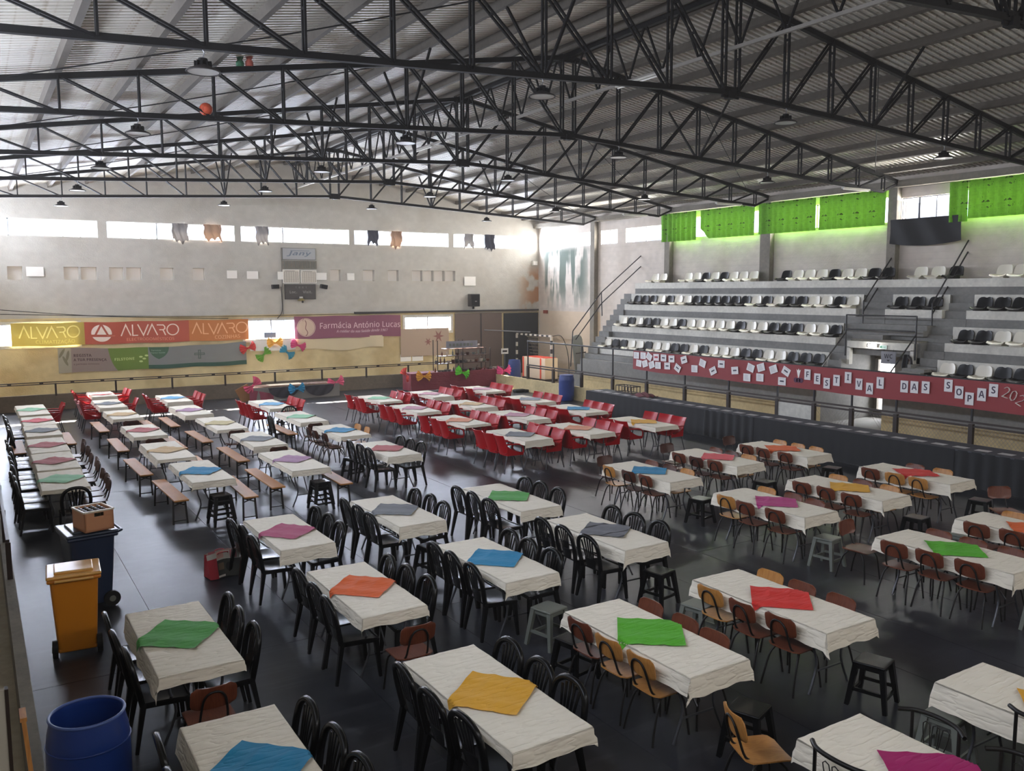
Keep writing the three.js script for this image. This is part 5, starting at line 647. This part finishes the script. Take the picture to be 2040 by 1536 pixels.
// maroon festival banner on the stand rail with pinned sheets
{
  const X = 19.08, top = 2.06, bot = 1.42, red = mat(0x8c2a2c, 0.62, { side: THREE.DoubleSide });
  const wav = (z, v) => 0.018 * Math.sin(z * 2.1) + 0.012 * Math.sin(z * 5.3 + v * 2);
  tag(mb().grid((u, v) => { const z = -22.87 + 15.4 * u; return [X + wav(z, v), bot + (top - bot) * v - 0.015 * Math.sin(z * 1.7) * (1 - v), z]; }, 150, 5).build('festival_banner', red), 'long maroon cloth banner tied along the black stand barrier', 'banner');
  const pin = (z, y, w, h, tilt, m, label, name = 'pinned_sheet', grp) => { const s = thing(name, label, 'paper', [X + wav(z, 0.5) - 0.022, y, z], 0, grp); part('sheet', mb().grid((u, v) => { const a = (u - 0.5) * w, b = (v - 0.5) * h, c = Math.cos(tilt), q = Math.sin(tilt); return [0, a * q + b * c, a * c - b * q]; }, 1, 1, -0.002).geo(true), m, s); };
  const nm = noticeTex.map((t) => printed(t));
  // z and height on the banner, tilt, print
  const S = (px, py) => { const k = 1.041; return [px, py, k]; };
  const N = [[-22.68, 1.91, 0, 0], [-22.33, 1.92, 0, 0], [-21.99, 1.91, -0.5, 0], [-21.64, 1.91, 0.03, 2], [-21.31, 1.91, 0, 1], [-20.93, 1.9, 0.05, 1], [-22.55, 1.65, -0.1, 0], [-22.22, 1.66, 0.3, 0], [-21.85, 1.65, 0.35, 0], [-21.55, 1.65, 0.02, 0], [-21.13, 1.66, 0.04, 1], [-20.64, 1.63, -0.5, 1], [-20.37, 1.91, 0.3, 1], [-19.9, 1.66, 0.02, 0], [-19.52, 1.86, -0.3, 0], [-19.07, 1.66, 0.45, 1], [-18.73, 1.89, 0, 1], [-18.17, 1.74, 0.12, 1], [-17.6, 1.86, -0.3, 0], [-17.2, 1.9, 0.3, 0], [-17.73, 1.57, 0, 0], [-17.23, 1.61, 0, 0], [-16.75, 1.88, 0.35, 0], [-16.29, 1.86, -0.45, 1], [-16.43, 1.57, 0, 1]];
  N.forEach(([z, y, t, k], q) => pin(z, y, 0.27, 0.22, t, nm[k], k === 2 ? 'white sheet with a red printed block pinned to the maroon banner' : `white printed notice, ${ORD[q] || 'twenty-fifth'} from the far end, pinned to the maroon banner`, 'pinned_notice', 'notices on the maroon banner'));
  const WZ = [['F', -15.55, 1.83, 'the first word'], ['E', -15.24, 1.74, 'the first word'], ['S', -14.93, 1.65, 'the first word'], ['T', -14.63, 1.75, 'the first word'], ['I', -14.3, 1.85, 'the first word'], ['V', -13.97, 1.71, 'the first word'], ['A', -13.64, 1.63, 'the first word'], ['L', -13.34, 1.8, 'the first word'], ['D', -12.68, 1.77, 'the middle word'], ['A', -12.41, 1.78, 'the middle word'], ['S', -12.13, 1.8, 'the middle word'], ['S', -11.59, 1.89, 'the last word, at its start'], ['O', -11.32, 1.76, 'the last word'], ['P', -11.07, 1.64, 'the last word'], ['A', -10.8, 1.76, 'the last word'], ['S', -10.54, 1.88, 'the last word, at its end']];
  WZ.forEach(([c, z, y, w]) => pin(z, y, 0.2, 0.285, 0, printed(letterTex[c]), `sheet with letter ${c} in ${w}, maroon banner`, 'letter_sheet'));
  const e = thing('banner_emblem', 'small white and purple flower emblem before the first letter sheet', 'emblem', [X - 0.03, 1.79, -15.85]); const fl = new THREE.Shape(); fl.moveTo(0, -0.16); fl.lineTo(0.07, 0.12); fl.lineTo(0.03, 0.08); fl.lineTo(0, 0.14); fl.lineTo(-0.03, 0.08); fl.lineTo(-0.07, 0.12); part('flower', mb().ext(fl, 0.004, M4([0, 0.04, 0], 0, -Math.PI / 2)).geo(), M.paper, e); for (const s of [-1, 0, 1]) part('petal', mb().cyl([0.004, -0.14, s * 0.09], [-0.004, -0.14, s * 0.09], 0.07, 0.07, 10).geo(), mat(0x553048, 0.8), e);
  // figures 2 0 2 at the picture edge, cut from white card
  const FG = { 2: [[-0.3, 0.3], [-0.1, 0.48], [0.15, 0.46], [0.28, 0.28], [0.2, 0.05], [-0.32, -0.48], [0.34, -0.48]], 0: [[0, 0.48], [-0.24, 0.32], [-0.3, 0], [-0.24, -0.32], [0, -0.48], [0.24, -0.32], [0.3, 0], [0.24, 0.32], [0, 0.48]] };
  [[2, -10.24, 1.87, 0.25, 'first cut-out figure two'], [0, -10.08, 1.81, 0.35, 'cut-out figure zero'], [2, -9.92, 1.73, 0.5, 'last cut-out figure two']].forEach(([d, z, y, r, l]) => { const g = thing('cut_out_figure', l + ' after the last letter sheet on the maroon banner', 'figure', [X - 0.035, y, z]); const m = mb(), P = FG[d].map(([a, b]) => { const A = a * 0.2, Bq = b * 0.24, c = Math.cos(r), s = Math.sin(r); return [0, Bq * c - A * s, A * c + Bq * s]; }); for (let k = 0; k < P.length - 1; k++) m.bar(P[k], P[k + 1], 0.006, 0.06, V(1, 0, 0)); part('figure', m.geo(), M.paper, g); });
}
// bins, crate, bag
function bin(color, lid, W, D, H, label, pos, ry) {
  const t = thing('wheelie_bin', label, 'bin', pos, ry), m = phys(color, 0.45, { clearcoat: 0.15 }), ml = phys(lid, 0.3, { clearcoat: 0.3 });
  part('body', mb().grid((u, v) => { const a = u * Math.PI * 2, k = 0.80 + 0.2 * v, sq = (c) => Math.sign(c) * Math.pow(Math.abs(c), 0.22); return [sq(Math.cos(a)) * W / 2 * k, 0.06 + (H - 0.06) * v, sq(Math.sin(a)) * D / 2 * k]; }, 48, 6, -0.004).geo(), m, t);
  part('base', mb().rbox(0, 0.07, 0, W * 0.8, 0.05, D * 0.8, 0.02).geo(), m, t);
  part('rim', mb().rbox(0, H - 0.02, 0, W + 0.05, 0.045, D + 0.05, 0.02, 2).geo(), m, t);
  part('lid', mb().rbox(0, H + 0.022, 0.0, W + 0.06, 0.04, D + 0.07, 0.02, 2).rbox(0, H + 0.05, 0.0, W * 0.8, 0.035, D * 0.78, 0.017, 2).geo(), ml, t);
  part('handle', mb().cyl([-W * 0.38, H, -D / 2 - 0.09], [W * 0.38, H, -D / 2 - 0.09], 0.016).bar([-W * 0.36, H - 0.03, -D / 2], [-W * 0.36, H, -D / 2 - 0.09], 0.03, 0.03).bar([W * 0.36, H - 0.03, -D / 2], [W * 0.36, H, -D / 2 - 0.09], 0.03, 0.03).geo(), ml, t);
  for (const s of [-1, 1]) { const w = part('wheel', mb().cyl([s * (W * 0.4 - 0.0), 0.1, -D * 0.36], [s * (W * 0.4 + 0.055), 0.1, -D * 0.36], 0.1, 0.1, 20).geo(), M.rubber, t); part('hub', mb().cyl([s * (W * 0.4 + 0.055), 0.1, -D * 0.36], [s * (W * 0.4 + 0.062), 0.1, -D * 0.36], 0.04, 0.04, 12).geo(), M.stoolGrey, w); }
}
bin(0xd07f14, 0xd7a04c, 0.5, 0.5, 0.92, 'yellow wheelie bin with a lid paled for glare near the aisle parapet', [0.82, 0, -10.85], Math.PI - 0.07); bin(0x1c2a44, 0x2a3648, 0.66, 0.56, 0.98, 'dark blue wheelie bin with a bottle crate on its lid', [1.12, 0, -12.42], -1.45);  // yellow bin lid carries its glare in a lighter colour
{
  const b = thing('bottle_crate', 'pale orange plastic crate of bottles on the dark blue bin', 'crate', [1.19, 1.048, -12.25], 0.25), m = mat(0xc58a62, 0.5), W = 0.36, D = 0.42, H = 0.26; part('floor_panel', mb().box(0, 0.01, 0, W, 0.02, D).geo(), m, b);
  for (const s of [-1, 1]) { part('side_wall', mb().box(s * (W / 2 - 0.01), H / 2, 0, 0.02, H, D).geo(), m, b); part('end_wall', mb().box(0, H * 0.36, s * (D / 2 - 0.01), W, H * 0.72, 0.02).box(-0.12, H * 0.85, s * (D / 2 - 0.01), 0.12, H * 0.3, 0.02).box(0.12, H * 0.85, s * (D / 2 - 0.01), 0.12, H * 0.3, 0.02).box(0, H * 0.96, s * (D / 2 - 0.01), 0.14, H * 0.08, 0.02).geo(), m, b); } part('top_rim', mb().bar([-W / 2, H, -D / 2], [W / 2, H, -D / 2], 0.025, 0.02).bar([-W / 2, H, D / 2], [W / 2, H, D / 2], 0.025, 0.02).bar([-W / 2, H, -D / 2], [-W / 2, H, D / 2], 0.025, 0.02).bar([W / 2, H, -D / 2], [W / 2, H, D / 2], 0.025, 0.02).geo(), mat(0xd8cdb8, 0.5), b);
  const bt = new THREE.Group(); part('body', mb().lathe([[0, 0], [0.03, 0], [0.031, 0.13], [0.013, 0.18], [0.013, 0.225], [0, 0.225]], 12).geo(), phys(0x2a2410, 0.15, { clearcoat: 0.5 }), bt); part('cap', mb().cyl([0, 0.225, 0], [0, 0.237, 0], 0.015, 0.015, 10).geo(), M.galv, bt);
  for (let i = 0; i < 4; i++) for (let j = 0; j < 5; j++) { const x = -0.115 + i * 0.077, z = -0.15 + j * 0.075, c = Math.cos(0.25), s = Math.sin(0.25); place(bt, 'bottle', 'dark glass bottle standing in the orange crate on the blue bin', 'bottle', [1.19 + x * c + z * s, 1.07, -12.25 - x * s + z * c], 0, 'bottles in the crate'); }
}
{
  const t = thing('shopping_bag', 'red and dark printed shopping bag standing on the open floor', 'bag', [2.88, 0, -12.6], 0.15), map = letters(256, 192, '#3a3a34', (g) => { g.fillStyle = '#b8b2a4'; g.fillRect(0, 0, 256, 62); g.fillStyle = '#a02832'; g.fillRect(0, 40, 70, 152); g.fillStyle = '#b8767a'; g.fillRect(176, 0, 50, 56); g.fillStyle = '#c89a8a'; g.fillRect(70, 0, 60, 50); g.fillStyle = '#1d1d1b'; g.beginPath(); g.ellipse(165, 120, 26, 32, 0, 0, 7); g.fill(); g.fillStyle = '#6a5640'; g.fillRect(78, 84, 48, 50); g.fillStyle = '#d8cfc0'; g.fillRect(70, 172, 60, 14); });
  const face = printed(map), side = mat(0xa8323a, 0.5, { side: THREE.DoubleSide });
  for (const s of [-1, 1]) part('face', mb().grid((u, v) => [(u - 0.5) * (0.46 + 0.03 * v) * s, 0.01 + (0.34 + 0.03 * Math.sin(u * 3.1)) * v, s * (0.12 - 0.085 * v + 0.02 * Math.sin(u * 9))], 10, 6, 0.003).geo(true), face, t);
  for (const s of [-1, 1]) part('gusset', mb().grid((u, v) => [s * (0.23 + 0.015 * v - 0.03 * v * Math.sin(u * 3.14)), 0.01 + 0.34 * v, (u - 0.5) * (0.24 - 0.17 * v)], 6, 5).geo(), side, t); part('base', mb().box(0, 0.008, 0, 0.46, 0.014, 0.24).geo(), M.rubber, t); for (const s of [-1, 1]) part('handle', mb().tube([[-0.09, 0.34, s * 0.035], [-0.07, 0.37, s * 0.08], [0.05, 0.37, s * 0.08], [0.07, 0.34, s * 0.035]], 0.008, 12, 5).geo(), side, t);
}
// boards leaning inside the aisle corner, near the camera
{
  const b = thing('leaning_board', 'pale wall board standing upright in the lower picture corner', 'board', [0.02, 0, -4.2]); part('board', mb().rbox(-0.12, 1.2, 0, 0.26, 2.4, 0.03, 0.006).geo(), mat(0xa9a293, 0.8), b); part('edge_strip', mb().box(0.012, 1.2, 0, 0.014, 2.4, 0.04).geo(), M.rail, b);
  const w = thing('leaning_board', 'narrow wooden board tilted beside the pale wall board', 'board', [0.14, 0, -4.7]); part('board', mb().bar([0.09, 0, 0], [-0.04, 2.0, -0.1], 0.02, 0.12, V(0, 0, 1)).geo(), M.plank, w); part('cap', mb().box(-0.04, 2.0, -0.1, 0.03, 0.02, 0.13).geo(), M.plank, w);
}
renderer.render(scene, camera);
